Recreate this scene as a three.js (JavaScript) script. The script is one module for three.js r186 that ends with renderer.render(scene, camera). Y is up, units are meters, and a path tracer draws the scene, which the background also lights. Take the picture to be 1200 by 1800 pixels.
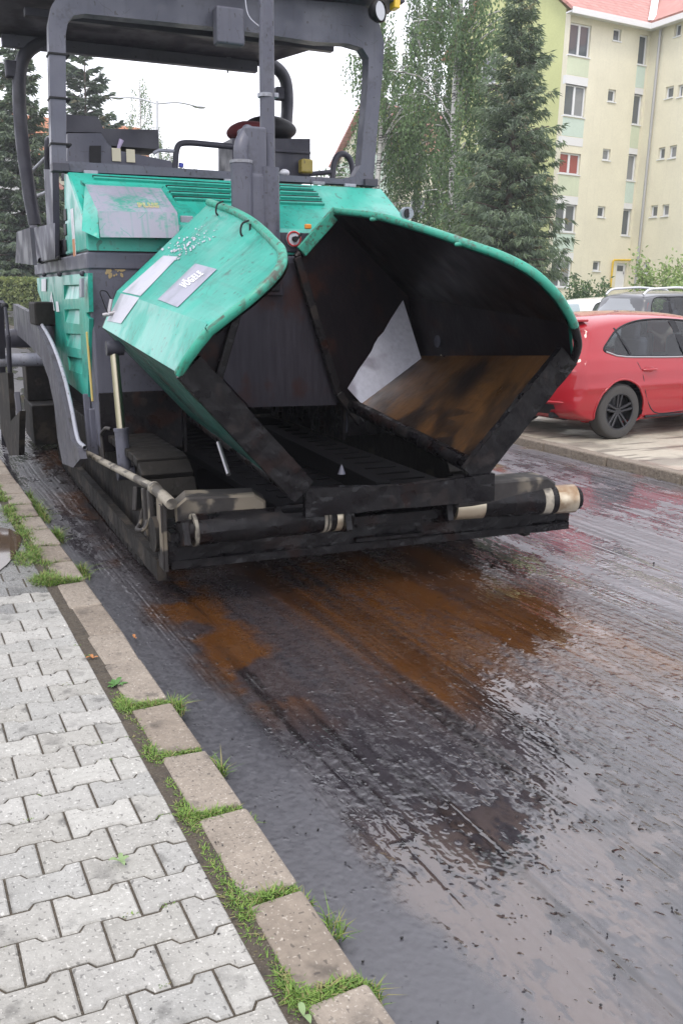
import * as THREE from 'three';
import { RoundedBoxGeometry } from 'three/addons/geometries/RoundedBoxGeometry.js';
import { mergeGeometries, toCreasedNormals } from 'three/addons/utils/BufferGeometryUtils.js';

// ---------- camera, sky, sun, exposure ----------
const scene = new THREE.Scene();
const rad = THREE.MathUtils.degToRad;
const V = (x, y, z) => new THREE.Vector3(x, y, z);
const CAM = V(0, 1.7, 0), FPX = 1600;                 // focal length in pixels of the 1200 x 1800 photograph
const PITCH = rad(12.95), ROLL = rad(1.75), YAW = rad(26.5);
const camF0 = V(Math.sin(YAW), 0, -Math.cos(YAW)), camR0 = V(Math.cos(YAW), 0, Math.sin(YAW)), UP = V(0, 1, 0);
const camF = camF0.clone().multiplyScalar(Math.cos(PITCH)).addScaledVector(UP, -Math.sin(PITCH));
const camU0 = UP.clone().multiplyScalar(Math.cos(PITCH)).addScaledVector(camF0, Math.sin(PITCH));
const camR = camR0.clone().multiplyScalar(Math.cos(ROLL)).addScaledVector(camU0, Math.sin(ROLL));
const camU = camU0.clone().multiplyScalar(Math.cos(ROLL)).addScaledVector(camR0, -Math.sin(ROLL));
const camera = new THREE.PerspectiveCamera(2 * Math.atan(900 / FPX) * 180 / Math.PI, 682 / 1024, 0.05, 900);
camera.position.copy(CAM); camera.up.copy(camU); camera.lookAt(CAM.clone().add(camF));
scene.add(camera);

const renderer = new THREE.WebGLRenderer({ antialias: true });
renderer.setSize(682, 1024);
renderer.toneMapping = THREE.LinearToneMapping;
renderer.toneMappingExposure = 1.62;
renderer.outputColorSpace = THREE.SRGBColorSpace;
renderer.shadowMap.enabled = true; renderer.shadowMap.type = THREE.PCFSoftShadowMap;

// ---------- noise ----------
function mulberry(a) { return () => { a |= 0; a = a + 0x6D2B79F5 | 0; let t = Math.imul(a ^ a >>> 15, 1 | a); t = t + Math.imul(t ^ t >>> 7, 61 | t) ^ t; return ((t ^ t >>> 14) >>> 0) / 4294967296; }; }
let rnd = mulberry(7);
const rr = (a, b) => a + (b - a) * rnd();
function h2(x, y, s) { let h = Math.imul(x, 374761393) + Math.imul(y, 668265263) + Math.imul(s, 1274126177) | 0; h = Math.imul(h ^ h >>> 13, 1274126177); return ((h ^ h >>> 16) >>> 0) / 4294967296; }
function vn(x, y, s = 0) {
  const xi = Math.floor(x), yi = Math.floor(y); let fx = x - xi, fy = y - yi; fx = fx * fx * (3 - 2 * fx); fy = fy * fy * (3 - 2 * fy);
  const a = h2(xi, yi, s), b = h2(xi + 1, yi, s), c = h2(xi, yi + 1, s), d = h2(xi + 1, yi + 1, s);
  return a + (b - a) * fx + (c - a) * fy + (a - b - c + d) * fx * fy;
}
function fbm(x, y, o = 4, s = 0) { let v = 0, a = .5, t = 0; for (let i = 0; i < o; i++) { v += a * vn(x, y, s + i * 17); t += a; a *= .5; x *= 2.03; y *= 2.03; } return v / t; }
const sst = (a, b, x) => { const t = Math.min(1, Math.max(0, (x - a) / (b - a))); return t * t * (3 - 2 * t); };
const mix = (a, b, t) => a + (b - a) * t;
const lin2s = c => c <= .0031308 ? c * 12.92 : 1.055 * Math.pow(c, 1 / 2.4) - .055;

// sky: an even overcast, a little brighter overhead, with faint cloud structure
{
  const w = 256, h = 128, d = new Float32Array(w * h * 4);
  for (let j = 0; j < h; j++) for (let i = 0; i < w; i++) {
    const el = (j / (h - 1) - .5) * Math.PI, az = i / w * Math.PI * 2, k = (j * w + i) * 4;
    const ce = Math.cos(el), n = fbm(6 + 2.5 * ce * Math.cos(az), 6 + 2.5 * ce * Math.sin(az) + 1.7 * Math.sin(el), 4, 3);
    const L = el < 0 ? .45 : mix(1.12, 1.3, Math.sin(el)) * (.86 + .28 * n);
    d[k] = L * .97; d[k + 1] = L * .98; d[k + 2] = L * 1.07; d[k + 3] = 1;
  }
  const t = new THREE.DataTexture(d, w, h, THREE.RGBAFormat, THREE.FloatType);
  t.mapping = THREE.EquirectangularReflectionMapping; t.magFilter = t.minFilter = THREE.LinearFilter; t.needsUpdate = true;
  scene.background = t; scene.environment = t; scene.environmentIntensity = 1;
}
const sun = new THREE.DirectionalLight(0xfff6ea, .9);
sun.position.set(-8, 26, 5); sun.target.position.set(4, 0, -8);
sun.castShadow = true; sun.shadow.radius = 26; sun.shadow.mapSize.set(2048, 2048);
Object.assign(sun.shadow.camera, { left: -45, right: 45, top: 45, bottom: -45, near: 1, far: 120 });
scene.add(sun, sun.target);
scene.fog = new THREE.FogExp2(0xe6e9f0, 0.001);

// ---------- pixel rays (photograph pixels -> positions on known planes) ----------
const ray = (x, y) => camF.clone().addScaledVector(camR, (x - 600) / FPX).addScaledVector(camU, -(y - 900) / FPX);
function onPlane(x, y, n, p) { const d = ray(x, y); return CAM.clone().addScaledVector(d, n.dot(p.clone().sub(CAM)) / n.dot(d)); }
const atDepth = (x, y, D) => CAM.clone().addScaledVector(ray(x, y), D);
const ROADX = .98, TILT = rad(1.65);                  // road edge at the kerb, crossfall rising away from it
const roadY = x => Math.tan(TILT) * (x - ROADX);

// ---------- object helpers ----------
const used = {};
function numbered(n) { if (!(n in used)) { used[n] = 0; return n; } used[n]++; return n + '_' + String(used[n]).padStart(3, '0'); }
function thing(name, label, category, pos = V(0, 0, 0), turn = 0, group, kind) {
  const o = new THREE.Group(); o.name = numbered(name); o.position.copy(pos); o.rotation.y = turn;
  o.userData = { label, category }; if (group) o.userData.group = group; if (kind) o.userData.kind = kind;
  scene.add(o); return o;
}
function G(g) {                                       // plain position / normal / uv, not indexed
  let q = g.index ? g.toNonIndexed() : g; if (!q.attributes.normal) q.computeVertexNormals();
  if (!q.attributes.uv) boxUV(q);
  for (const k of Object.keys(q.attributes)) if (!['position', 'normal', 'uv', 'color'].includes(k)) q.deleteAttribute(k);
  return q;
}
function boxUV(g, s = 1) {                            // uv in metres, by the main direction of each face
  const p = g.attributes.position, uv = new Float32Array(p.count * 2), a = V(), b = V(), c = V();
  for (let i = 0; i < p.count; i += 3) {
    a.fromBufferAttribute(p, i); b.fromBufferAttribute(p, i + 1); c.fromBufferAttribute(p, i + 2);
    const n = b.clone().sub(a).cross(c.clone().sub(a)), ax = Math.abs(n.x), ay = Math.abs(n.y), az = Math.abs(n.z);
    [a, b, c].forEach((q, k) => { let u, v; if (ay >= ax && ay >= az) { u = q.x; v = q.z; } else if (ax >= az) { u = q.z; v = q.y; } else { u = q.x; v = q.y; } uv[(i + k) * 2] = u * s; uv[(i + k) * 2 + 1] = v * s; });
  }
  g.setAttribute('uv', new THREE.BufferAttribute(uv, 2)); return g;
}
function mesh(name, geos, mat, parent, keepUV) {
  let list = (Array.isArray(geos) ? geos : [geos]).map(G);
  if (!keepUV) list = list.map(g => boxUV(g));
  const g = list.length > 1 ? mergeGeometries(list) : list[0];
  const m = new THREE.Mesh(g, mat); m.name = name; m.castShadow = m.receiveShadow = true; parent && parent.add(m); return m;
}
function top(name, geos, mat, label, category, extra = {}, keepUV) {
  const m = mesh(numbered(name), geos, mat, scene, keepUV); m.userData = { label, category, ...extra }; return m;
}
const box = (w, h, d, x, y, z, r = .01, s = 1) => new RoundedBoxGeometry(w, h, d, s, Math.min(r, w * .45, h * .45, d * .45)).translate(x, y, z);
const bar3 = (x0, x1, y0, y1, z0, z1, r = .01) => box(Math.abs(x1 - x0), Math.abs(y1 - y0), Math.abs(z1 - z0), (x0 + x1) / 2, (y0 + y1) / 2, (z0 + z1) / 2, r);
function rod(a, b, r, r2 = r, n = 12) {               // round bar between two points
  const L = a.distanceTo(b), g = new THREE.CylinderGeometry(r2, r, L, n, 1);
  g.applyQuaternion(new THREE.Quaternion().setFromUnitVectors(UP, b.clone().sub(a).normalize()));
  return g.translate((a.x + b.x) / 2, (a.y + b.y) / 2, (a.z + b.z) / 2);
}
function tube(pts, r, n = 8, seg = pts.length * 8, closed = false) { return new THREE.TubeGeometry(new THREE.CatmullRomCurve3(pts, closed, 'centripetal'), seg, r, n, closed); }
function bent(pts, r, R = .08, n = 8) {               // pipe with rounded bends
  const path = new THREE.CurvePath();
  let p = pts[0].clone();
  for (let i = 1; i < pts.length - 1; i++) {
    const a = pts[i - 1].clone().sub(pts[i]).setLength(Math.min(R, pts[i - 1].distanceTo(pts[i]) * .49)).add(pts[i]);
    const b = pts[i + 1].clone().sub(pts[i]).setLength(Math.min(R, pts[i + 1].distanceTo(pts[i]) * .49)).add(pts[i]);
    path.add(new THREE.LineCurve3(p, a)); path.add(new THREE.QuadraticBezierCurve3(a, pts[i], b)); p = b;
  }
  path.add(new THREE.LineCurve3(p, pts[pts.length - 1].clone()));
  return new THREE.TubeGeometry(path, pts.length * 14, r, n, false);
}
function beam(a, b, w, h, up = UP, r = .008) {        // square bar from a to b
  const L = a.distanceTo(b), d = b.clone().sub(a).normalize(), s = d.clone().cross(up).normalize(), u = s.clone().cross(d);
  const g = new RoundedBoxGeometry(w, h, L, 1, Math.min(r, w * .4, h * .4));
  g.applyMatrix4(new THREE.Matrix4().makeBasis(s, u, d.clone().negate()).setPosition(a.clone().add(b).multiplyScalar(.5))); return g;
}
function plate(pts, t, holes = []) {                  // flat plate with thickness t from a 3D outline (extrudes against the outline's normal)
  const n = V(); for (let i = 0; i < pts.length; i++) { const a = pts[i], b = pts[(i + 1) % pts.length]; n.add(a.clone().cross(b)); } n.normalize();
  const u = pts[1].clone().sub(pts[0]).normalize(), v = n.clone().cross(u).normalize(), o = pts[0];
  u.copy(v).cross(n);
  const to2 = p => { const q = p.clone().sub(o); return new THREE.Vector2(q.dot(u), q.dot(v)); };
  const s = new THREE.Shape(pts.map(to2)); holes.forEach(h => s.holes.push(new THREE.Path(h.map(to2))));
  const g = new THREE.ExtrudeGeometry(s, { depth: t, bevelEnabled: false });
  g.applyMatrix4(new THREE.Matrix4().makeBasis(u, v, n).setPosition(o.clone().addScaledVector(n, -t))); return g;
}
function prism(pts2, t, bevel = 0, holes = []) {      // outline in x,y extruded along z
  const s = new THREE.Shape(pts2.map(p => new THREE.Vector2(p[0], p[1]))); holes.forEach(h => s.holes.push(new THREE.Path(h.map(p => new THREE.Vector2(p[0], p[1])))));
  return new THREE.ExtrudeGeometry(s, { depth: t - 2 * bevel, bevelEnabled: bevel > 0, bevelSize: bevel, bevelThickness: bevel, bevelSegments: 1, bevelOffset: -bevel, curveSegments: 8 }).translate(0, 0, bevel);
}
function rbox2(w, h, r, n = 5) { const p = []; [[1, 1, 0], [-1, 1, 90], [-1, -1, 180], [1, -1, 270]].forEach(([sx, sy, a]) => { for (let i = 0; i <= n; i++) { const t = rad(a + 90 * i / n); p.push([sx * (w / 2 - r) + r * Math.cos(t), sy * (h / 2 - r) + r * Math.sin(t)]); } }); return p; }
function quadPatch(a, b, c, d, nu = 8, nv = 8, f) {   // bilinear sheet a-b (u), d-c; f(u,v) -> offset along the normal
  const pos = [], n = b.clone().sub(a).cross(d.clone().sub(a)).normalize(), P = (u, v) => { const p = a.clone().multiplyScalar((1 - u) * (1 - v)).addScaledVector(b, u * (1 - v)).addScaledVector(c, u * v).addScaledVector(d, (1 - u) * v); if (f) p.addScaledVector(n, f(u, v)); return p; };
  const g = new THREE.BufferGeometry(), uv = [], idx = [];
  for (let j = 0; j <= nv; j++) for (let i = 0; i <= nu; i++) { const p = P(i / nu, j / nv); pos.push(p.x, p.y, p.z); uv.push(i / nu, j / nv); }
  for (let j = 0; j < nv; j++) for (let i = 0; i < nu; i++) { const k = j * (nu + 1) + i; idx.push(k, k + 1, k + nu + 2, k, k + nu + 2, k + nu + 1); }
  g.setAttribute('position', new THREE.Float32BufferAttribute(pos, 3)); g.setAttribute('uv', new THREE.Float32BufferAttribute(uv, 2)); g.setIndex(idx); g.computeVertexNormals(); return g;
}
function lump(g, amp, fr, seed = 1) {                 // uneven surface: push every vertex by noise along its normal
  const p = g.attributes.position, n = g.attributes.normal;
  for (let i = 0; i < p.count; i++) { const x = p.getX(i), y = p.getY(i), z = p.getZ(i), k = (fbm(x * fr + z * fr * .7 + 50, y * fr - z * fr * .6 + 50, 3, seed) - .5) * 2 * amp; p.setXYZ(i, x + n.getX(i) * k, y + n.getY(i) * k, z + n.getZ(i) * k); }
  g.computeVertexNormals(); return g;
}

// ---------- textures and materials ----------
function tex(w, h, fn, srgb) {
  const d = new Uint8Array(w * h * 4);
  for (let j = 0; j < h; j++) for (let i = 0; i < w; i++) { const c = fn(i / w, j / h), k = (j * w + i) * 4; for (let q = 0; q < 3; q++) { let v = Array.isArray(c) ? c[q] : c; v = Math.min(1, Math.max(0, v)); if (srgb) v = lin2s(v); d[k + q] = v * 255 + .5; } d[k + 3] = 255; }
  const t = new THREE.DataTexture(d, w, h, THREE.RGBAFormat); t.wrapS = t.wrapT = THREE.RepeatWrapping; t.magFilter = THREE.LinearFilter; t.minFilter = THREE.LinearMipmapLinearFilter; t.generateMipmaps = true;
  if (srgb) t.colorSpace = THREE.SRGBColorSpace; t.needsUpdate = true; return t;
}
const lerpA = (p, q, t) => Array.isArray(p) ? p.map((x, i) => mix(x, q[i], t)) : mix(p, q, t);
const tile = (fn) => (u, v) => { const fu = sst(.78, 1, u), fv = sst(.78, 1, v), row = w => fu > 0 ? lerpA(fn(u, w), fn(u - 1, w), fu) : fn(u, w); return fv > 0 ? lerpA(row(v), row(v - 1), fv) : row(v); };
const rep = (t, x, y = x) => { const c = t.clone(); c.repeat.set(x, y); c.needsUpdate = true; return c; };
const mixc = (a, b, t) => [mix(a[0], b[0], t), mix(a[1], b[1], t), mix(a[2], b[2], t)];
const scl = (a, k) => [a[0] * k, a[1] * k, a[2] * k];
const lc = (r, g, b) => new THREE.Color().setRGB(r, g, b);
const std = (o) => new THREE.MeshStandardMaterial(o);
const phy = (o) => new THREE.MeshPhysicalMaterial(o);
const bumpFine = tex(256, 256, tile((u, v) => fbm(u * 40 + 9, v * 40 + 9, 4, 5)));
const bumpLump = tex(256, 256, tile((u, v) => Math.pow(fbm(u * 14 + 9, v * 14 + 9, 5, 8), 1.5)));

// painted sheet metal with grime: spots, thin scratches, runs of dirt
function paint(base, dirt, seed, amt, o = {}) {
  const scr = []; const r = mulberry(seed * 99); for (let i = 0; i < 26; i++) scr.push([r(), r(), r() * Math.PI, .02 + r() * .09]);
  const map = tex(512, 512, tile((u, v) => {
    const n = fbm(u * 5 + 3, v * 5 + 3, 5, seed), f = fbm(u * 60, v * 60, 2, seed + 4), run = fbm(u * 46, v * 3, 3, seed + 9);
    let c = scl(base, .88 + .24 * fbm(u * 2.5 + 8, v * 2.5 + 8, 3, seed + 2));
    c = mixc(c, dirt, amt * sst(.52, .78, n * .7 + f * .3)); c = mixc(c, dirt, amt * .45 * sst(.6, .8, run));
    if (vn(u * 44, v * 44, seed + 31) > .9 && fbm(u * 4 + 11, v * 4, 3, seed + 33) > .5) c = mixc(c, dirt, .8 * Math.min(1, amt * 2));
    for (const [a, b, t, l] of scr) { const dx = u - a, dy = v - b, q = dx * Math.cos(t) + dy * Math.sin(t), w = Math.abs(-dx * Math.sin(t) + dy * Math.cos(t) + .004 * Math.sin(q * 60)); if (q > 0 && q < l && w < .0016) c = mixc(c, dirt, .75 * amt + .2); }
    return c;
  }), true);
  const rm = tex(256, 256, tile((u, v) => { const n = fbm(u * 6 + 3, v * 6 + 3, 5, seed + 20); const q = (o.r0 ?? .28) + (o.r1 ?? .4) * sst(.35, .75, n); return [0, q, 0]; }));
  return phy({ map, roughnessMap: rm, roughness: 1, metalness: 0, bumpMap: bumpFine, bumpScale: .0006, clearcoat: o.coat ?? .35, clearcoatRoughness: .25, side: THREE.DoubleSide });
}
const M = {};
M.teal = paint([.022, .33, .255], [.03, .035, .03], 11, .35);
M.tealWorn = paint([.03, .30, .21], [.05, .035, .025], 17, .95, { r0: .4, coat: .15 });
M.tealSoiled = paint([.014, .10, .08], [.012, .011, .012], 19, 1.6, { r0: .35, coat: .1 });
M.shadeBlack = phy({ specularIntensity: .12, color: lc(.0035, .0033, .004), roughness: .8, bumpMap: null });  // near-black without sheen; shade of the hopper depths put into the colour
M.grey = paint([.085, .087, .115], [.03, .028, .028], 23, .45, { r0: .38, coat: .1 });
M.greyDark = paint([.038, .038, .053], [.02, .018, .02], 29, .35, { r0: .42, coat: .05 });
M.greyPale = paint([.30, .31, .36], [.10, .09, .08], 31, .5, { r0: .4, coat: .1 });
M.white = paint([.62, .63, .68], [.2, .2, .19], 37, .35, { r0: .35, coat: .1 });
M.yellow = paint([.75, .50, .03], [.2, .15, .05], 41, .3);
M.redFab = std({ color: lc(.10, .012, .016), roughness: .85, bumpMap: bumpFine, bumpScale: .002 });
M.black = phy({ specularIntensity: .5, color: lc(.012, .012, .014), roughness: .5, bumpMap: bumpFine, bumpScale: .001, side: THREE.DoubleSide });
M.rubber = std({ color: lc(.018, .018, .019), roughness: .75, bumpMap: bumpLump, bumpScale: .003 });
M.chrome = std({ color: lc(.62, .56, .42), metalness: 1, roughness: .3 });
M.steel = std({ color: lc(.36, .35, .36), metalness: .7, roughness: .42, bumpMap: bumpFine, bumpScale: .001 });
M.glass = phy({ color: lc(.9, .93, .95), roughness: .03, transmission: 1, thickness: 0, ior: 1.5 });
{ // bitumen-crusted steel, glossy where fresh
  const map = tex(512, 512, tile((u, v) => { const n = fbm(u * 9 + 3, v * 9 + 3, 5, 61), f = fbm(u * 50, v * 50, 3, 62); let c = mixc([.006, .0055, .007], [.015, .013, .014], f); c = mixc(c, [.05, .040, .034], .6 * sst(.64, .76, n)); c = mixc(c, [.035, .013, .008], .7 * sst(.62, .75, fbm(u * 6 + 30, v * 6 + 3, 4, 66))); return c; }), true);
  const rm = tex(256, 256, tile((u, v) => [0, .16 + .5 * sst(.35, .65, fbm(u * 9 + 3, v * 9 + 3, 5, 61)), 0]));
  M.bitumen = phy({ color: lc(.4, .38, .42), specularIntensity: 0.5, map, roughnessMap: rm, roughness: 1, bumpMap: bumpLump, bumpScale: .012, side: THREE.DoubleSide });
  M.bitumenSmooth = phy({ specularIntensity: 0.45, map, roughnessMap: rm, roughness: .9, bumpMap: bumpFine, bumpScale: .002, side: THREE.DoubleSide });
}
{ // hopper liner: oily steel, rust-brown film where the mix has slid
  const map = tex(512, 512, tile((u, v) => { const n = fbm(u * 3 + 5, v * 3 + 3, 5, 71), f = fbm(u * 22, v * 22, 3, 72), g = fbm(u * 60, v * 4, 3, 75); let c = mixc([.045, .026, .014], [.17, .085, .028], sst(.32, .68, n * .75 + f * .25)); c = mixc(c, [.014, .010, .010], .9 * sst(.52, .70, fbm(u * 4 + 21, v * 4 + 2, 5, 77))); return scl(c, .8 + .4 * g); }), true);
  const rm = tex(256, 256, tile((u, v) => [0, .22 + .3 * fbm(u * 8, v * 8, 4, 78), 0]));
  M.liner = phy({ color: lc(.62, .58, .55), specularIntensity: .6, map, roughnessMap: rm, roughness: 1, metalness: .25, bumpMap: bumpFine, bumpScale: .0015, side: THREE.DoubleSide });
  const m2 = tex(512, 512, tile((u, v) => { const n = fbm(u * 4 + 5, v * 4 + 3, 5, 81), f = fbm(u * 30, v * 8, 3, 82); let c = mixc([.012, .010, .013], [.030, .022, .024], f); return mixc(c, [.085, .035, .02], .75 * sst(.56, .74, n)); }), true);
  M.linerDark = phy({ color: lc(.4, .38, .42), specularIntensity: .3, map: m2, roughnessMap: rm, roughness: 1.2, metalness: .1, bumpMap: bumpFine, bumpScale: .0015, side: THREE.DoubleSide });
  const m3 = tex(512, 512, tile((u, v) => { const n = fbm(u * 4 + 5, v * 3 + 3, 5, 91), f = fbm(u * 40, v * 5, 3, 92); let c = mixc([.040, .038, .046], [.075, .07, .082], f); return mixc(c, [.07, .03, .022], .8 * sst(.5, .66, n)); }), true);
  M.plateDirty = phy({ color: lc(.72, .7, .75), specularIntensity: .5, map: m3, roughnessMap: rm, roughness: 1.1, metalness: .35, bumpMap: bumpFine, bumpScale: .001, side: THREE.DoubleSide });
}
{ // mud-caked undercarriage
  const map = tex(512, 512, tile((u, v) => { const n = fbm(u * 7 + 5, v * 7 + 3, 5, 101), f = fbm(u * 40, v * 40, 3, 102); return mixc(mixc([.02, .018, .016], [.045, .04, .034], f), [.13, .11, .085], .8 * sst(.55, .7, n)); }), true);
  M.muddyShaded = phy({ color: lc(.36, .35, .36), specularIntensity: .5, map, roughness: .72, bumpMap: bumpLump, bumpScale: .01 });  // tint darkens the mud to carry the shade under the machine
  const m2 = tex(512, 512, tile((u, v) => { const n = fbm(u * 7 + 5, v * 7 + 3, 5, 105), f = fbm(u * 40, v * 40, 3, 106); return mixc(mixc([.25, .225, .18], [.36, .33, .27], f), [.03, .027, .025], .9 * sst(.5, .66, n)); }), true);
  M.mudMix = std({ map: tex(512, 512, tile((u, v) => { const n = fbm(u * 5 + 5, v * 5 + 3, 5, 108), f = fbm(u * 40, v * 40, 3, 109); return mixc(mixc([.014, .012, .012], [.03, .026, .024], f), [.17, .145, .11], .9 * sst(.54, .64, n)); }), true), roughness: .7, bumpMap: bumpLump, bumpScale: .006 });
  M.mudMixPale = std({ map: tex(256, 256, tile((u, v) => { const n = fbm(u * 9 + 5, v * 9 + 3, 5, 118), f = fbm(u * 40, v * 40, 3, 119); return mixc(mixc([.20, .18, .145], [.30, .27, .22], f), [.04, .035, .03], .9 * sst(.46, .62, n)); }), true), roughness: .7, bumpMap: bumpLump, bumpScale: .004 });
  M.mudPale = std({ map: m2, roughness: .7, bumpMap: bumpLump, bumpScale: .006 });
}
function decal(draw, w, h, pw, ph) {                  // flat print with an alpha mask
  const c = document.createElement('canvas'); c.width = pw; c.height = ph; const x = c.getContext('2d'); draw(x, pw, ph);
  const t = new THREE.CanvasTexture(c); t.colorSpace = THREE.SRGBColorSpace; return t;
}

// ---------- ground, road, pavement ----------
const rise = z => 1.15 * sst(-20, -46, z), bank = x => 1.0 * sst(26, 31, x);            // the street climbs a little in the distance
{
  const map = tex(512, 512, tile((u, v) => { const n = fbm(u * 6 + 2, v * 6, 5, 201), f = fbm(u * 70, v * 70, 3, 203); return mixc(mixc([.05, .085, .025], [.09, .12, .045], f), [.12, .10, .07], sst(.52, .72, n) * .8); }), true);
  map.repeat.set(.2, .2);
  const g = new THREE.PlaneGeometry(700, 500, 70, 100).rotateX(-Math.PI / 2).translate(60, 0, -170), p = g.attributes.position;
  for (let i = 0; i < p.count; i++) p.setY(i, -.12 + Math.max(rise(p.getZ(i)), bank(p.getX(i))));
  g.computeVertexNormals();
  const uv = g.attributes.uv; for (let i = 0; i < p.count; i++) uv.setXY(i, p.getX(i), p.getZ(i));
  top('ground', g, std({ map, roughness: .95 }), 'rough green verge and lawn around the street', 'ground', { kind: 'structure' }, true);
}
// the road: milled asphalt under a film of tack coat and rain water. x0..x1 across, z along, colours carry matter and some reflection
const RX0 = .93, RW = 5.62, RZ0 = -12.2, RL = 11.7;
function roadAt(u, v) {
  const x = RX0 + u * RW, z = RZ0 + v * RL;
  const wob = (fbm(x * .5, z * .5, 2, 301) - .5) * .07, xs = x + wob;
  const st1 = fbm(xs * 8, z * .34, 4, 303), st2 = fbm(xs * 30, z * .8, 3, 305), st3 = vn(xs * 95, z * 1.6, 309), blot = fbm(x * 2.6, z * 1.9, 5, 311), fine = fbm(x * 60, z * 60, 3, 313), grit = vn(x * 150, z * 150, 317), gran = fbm(x * 30, z * 24, 3, 377);
  const line = sst(.35, .65, st3 * .45 + st2 * .55);
  // brown tack coat, its mask shaped after the machine's reflection shadow
  const inx = sst(1.16, 1.36, x + (blot - .5) * .3) * (1 - sst(3.3, 3.9, x + (blot - .5) * .9)), near = sst(-3.45, -2.6, z + (blot - .5) * 1.1 + (2.2 - x) * .28);
  const mid = sst(1.8, 2.15, xs + (st1 - .5) * .4) * (1 - sst(3.1, 3.7, xs)), left = (1 - sst(1.5, 1.75, xs)) * sst(.50, .60, blot);
  let E = inx * Math.min(1, .16 + .95 * mid + .9 * left) * sst(.25, .6, st1 * .5 + blot * .3 + gran * .3) * mix(1, .06, near); if (z < -5.2) E *= .6;
  let c = mixc([.016, .0145, .017], [.046, .042, .048], fine * .6 + gran * .5);
  c = mixc(c, [.062, .057, .064], .6 * line * (1 - inx));
  c = mixc(c, mixc([.05, .017, .004], [.10, .040, .008], gran * .6 + st1 * .4), E * .9);
  c = mixc(c, [.006, .0045, .005], .8 * inx * sst(.50, .66, st2 * .4 + fbm(xs * 5, z * .5, 3, 331) * .45 + gran * .2) * (1 - .5 * E));
  const right = sst(3.4, 4.2, x + (blot - .5));
  c = mixc(c, mixc([.07, .066, .074], [.19, .18, .195], line * .75 + fine * .4), right * .75);  // right side paler: sky glare put into the base colour
  // smooth bituminous strip along the kerb
  const edge = 1 - sst(1.12, 1.24, x + (fbm(x * 2, z * 1.3, 4, 321) - .5) * .32 - .07 * sst(-4, -1.5, z) + .2 * sst(-5, -6.5, z));
  c = mixc(c, scl([.040, .039, .046], .75 + .5 * fine), edge * .92);
  // brick-coloured silt in the wet hollow by the parking bays
  const silt = sst(.46, .60, fbm(x * 1.7 + 4, z * .9, 4, 341)) * sst(4.3, 5.1, x) * sst(-9.8, -8.2, z) * (1 - sst(-6.2, -4.6, z));
  c = mixc(c, mixc([.22, .07, .055], [.19, .145, .09], sst(.4, .6, fbm(x * 2.5, z * 2.5, 3, 343))), silt * .9);
  // standing water: broken patches and long fillets in the milled lines
  const pa = fbm(x * 2.1 + 2, z * 1.0, 4, 351), worm = fbm(x * 17 + 3 * gran, z * 11 + 3 * st2, 3, 373);
  let pud = sst(.50, .57, pa * .42 + st1 * .34 + worm * .26);
  pud = Math.max(pud, sst(.44, .52, blot * .55 + worm * .45) * sst(1.16, 1.3, x) * (1 - sst(1.85, 2.3, x)) * sst(-3.7, -3.0, z) * (1 - sst(-2.2, -1.7, z) * .5));
  pud = Math.max(pud * (1 - edge), silt);
  const mud = pud * sst(-2.7, -1.8, z) * (1 - sst(2.0, 2.7, x)); c = mixc(c, [.12, .085, .068], mud * .5 * sst(.42, .55, worm * .6 + pa * .4));
  let wet = mix(.5 * (1 - gran * .6), 1, pud); wet = Math.max(wet, right * (.9 + .1 * line)); wet = Math.max(wet, (.35 + .65 * line) * sst(2.3, 3.2, x + (blot - .5)) * near); wet = Math.max(wet, (1 - inx) * .5 * line); wet = mix(wet, .16, edge); wet = Math.max(wet, sst(-7, -8.5, z) * sst(.46, .52, worm * .5 + pa * .5));
  const cr = grit > .93 && vn(x * 37, z * 37, 361) > .62 ? 1 : 0; if (cr) { c = mixc(c, [.008, .007, .008], .8); wet *= .4; }
  const gv = sst(.70, .80, vn(xs * 24, z * .16, 383) * .8 + st2 * .2) * (1 - edge) * (1 - silt) * sst(.40, .62, fbm(x * 5, z * 2.2, 3, 387)) * .8; c = mixc(c, [.012, .010, .012], gv * .75); wet *= 1 - .75 * gv;
  const dots = sst(.68, .75, gran * .6 + fine * .4) * (1 - edge); c = mixc(c, [.012, .011, .013], dots * .7); wet *= 1 - .8 * dots;
  const ro = mix(mix(.32, .17, inx) + .22 * fine, .06, pud);
  let hgt = .20 * st1 + .18 * st2 + .16 * st3 + .30 * gran + .16 * fine; hgt = mix(hgt, .44 + .05 * st1 + .06 * worm, pud * .85); hgt = mix(hgt, .46 + .10 * fine, edge * .85); hgt += cr * .2 - gv * .13 + dots * .16;
  return [c, ro, hgt, Math.min(1, wet)];
}
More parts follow.
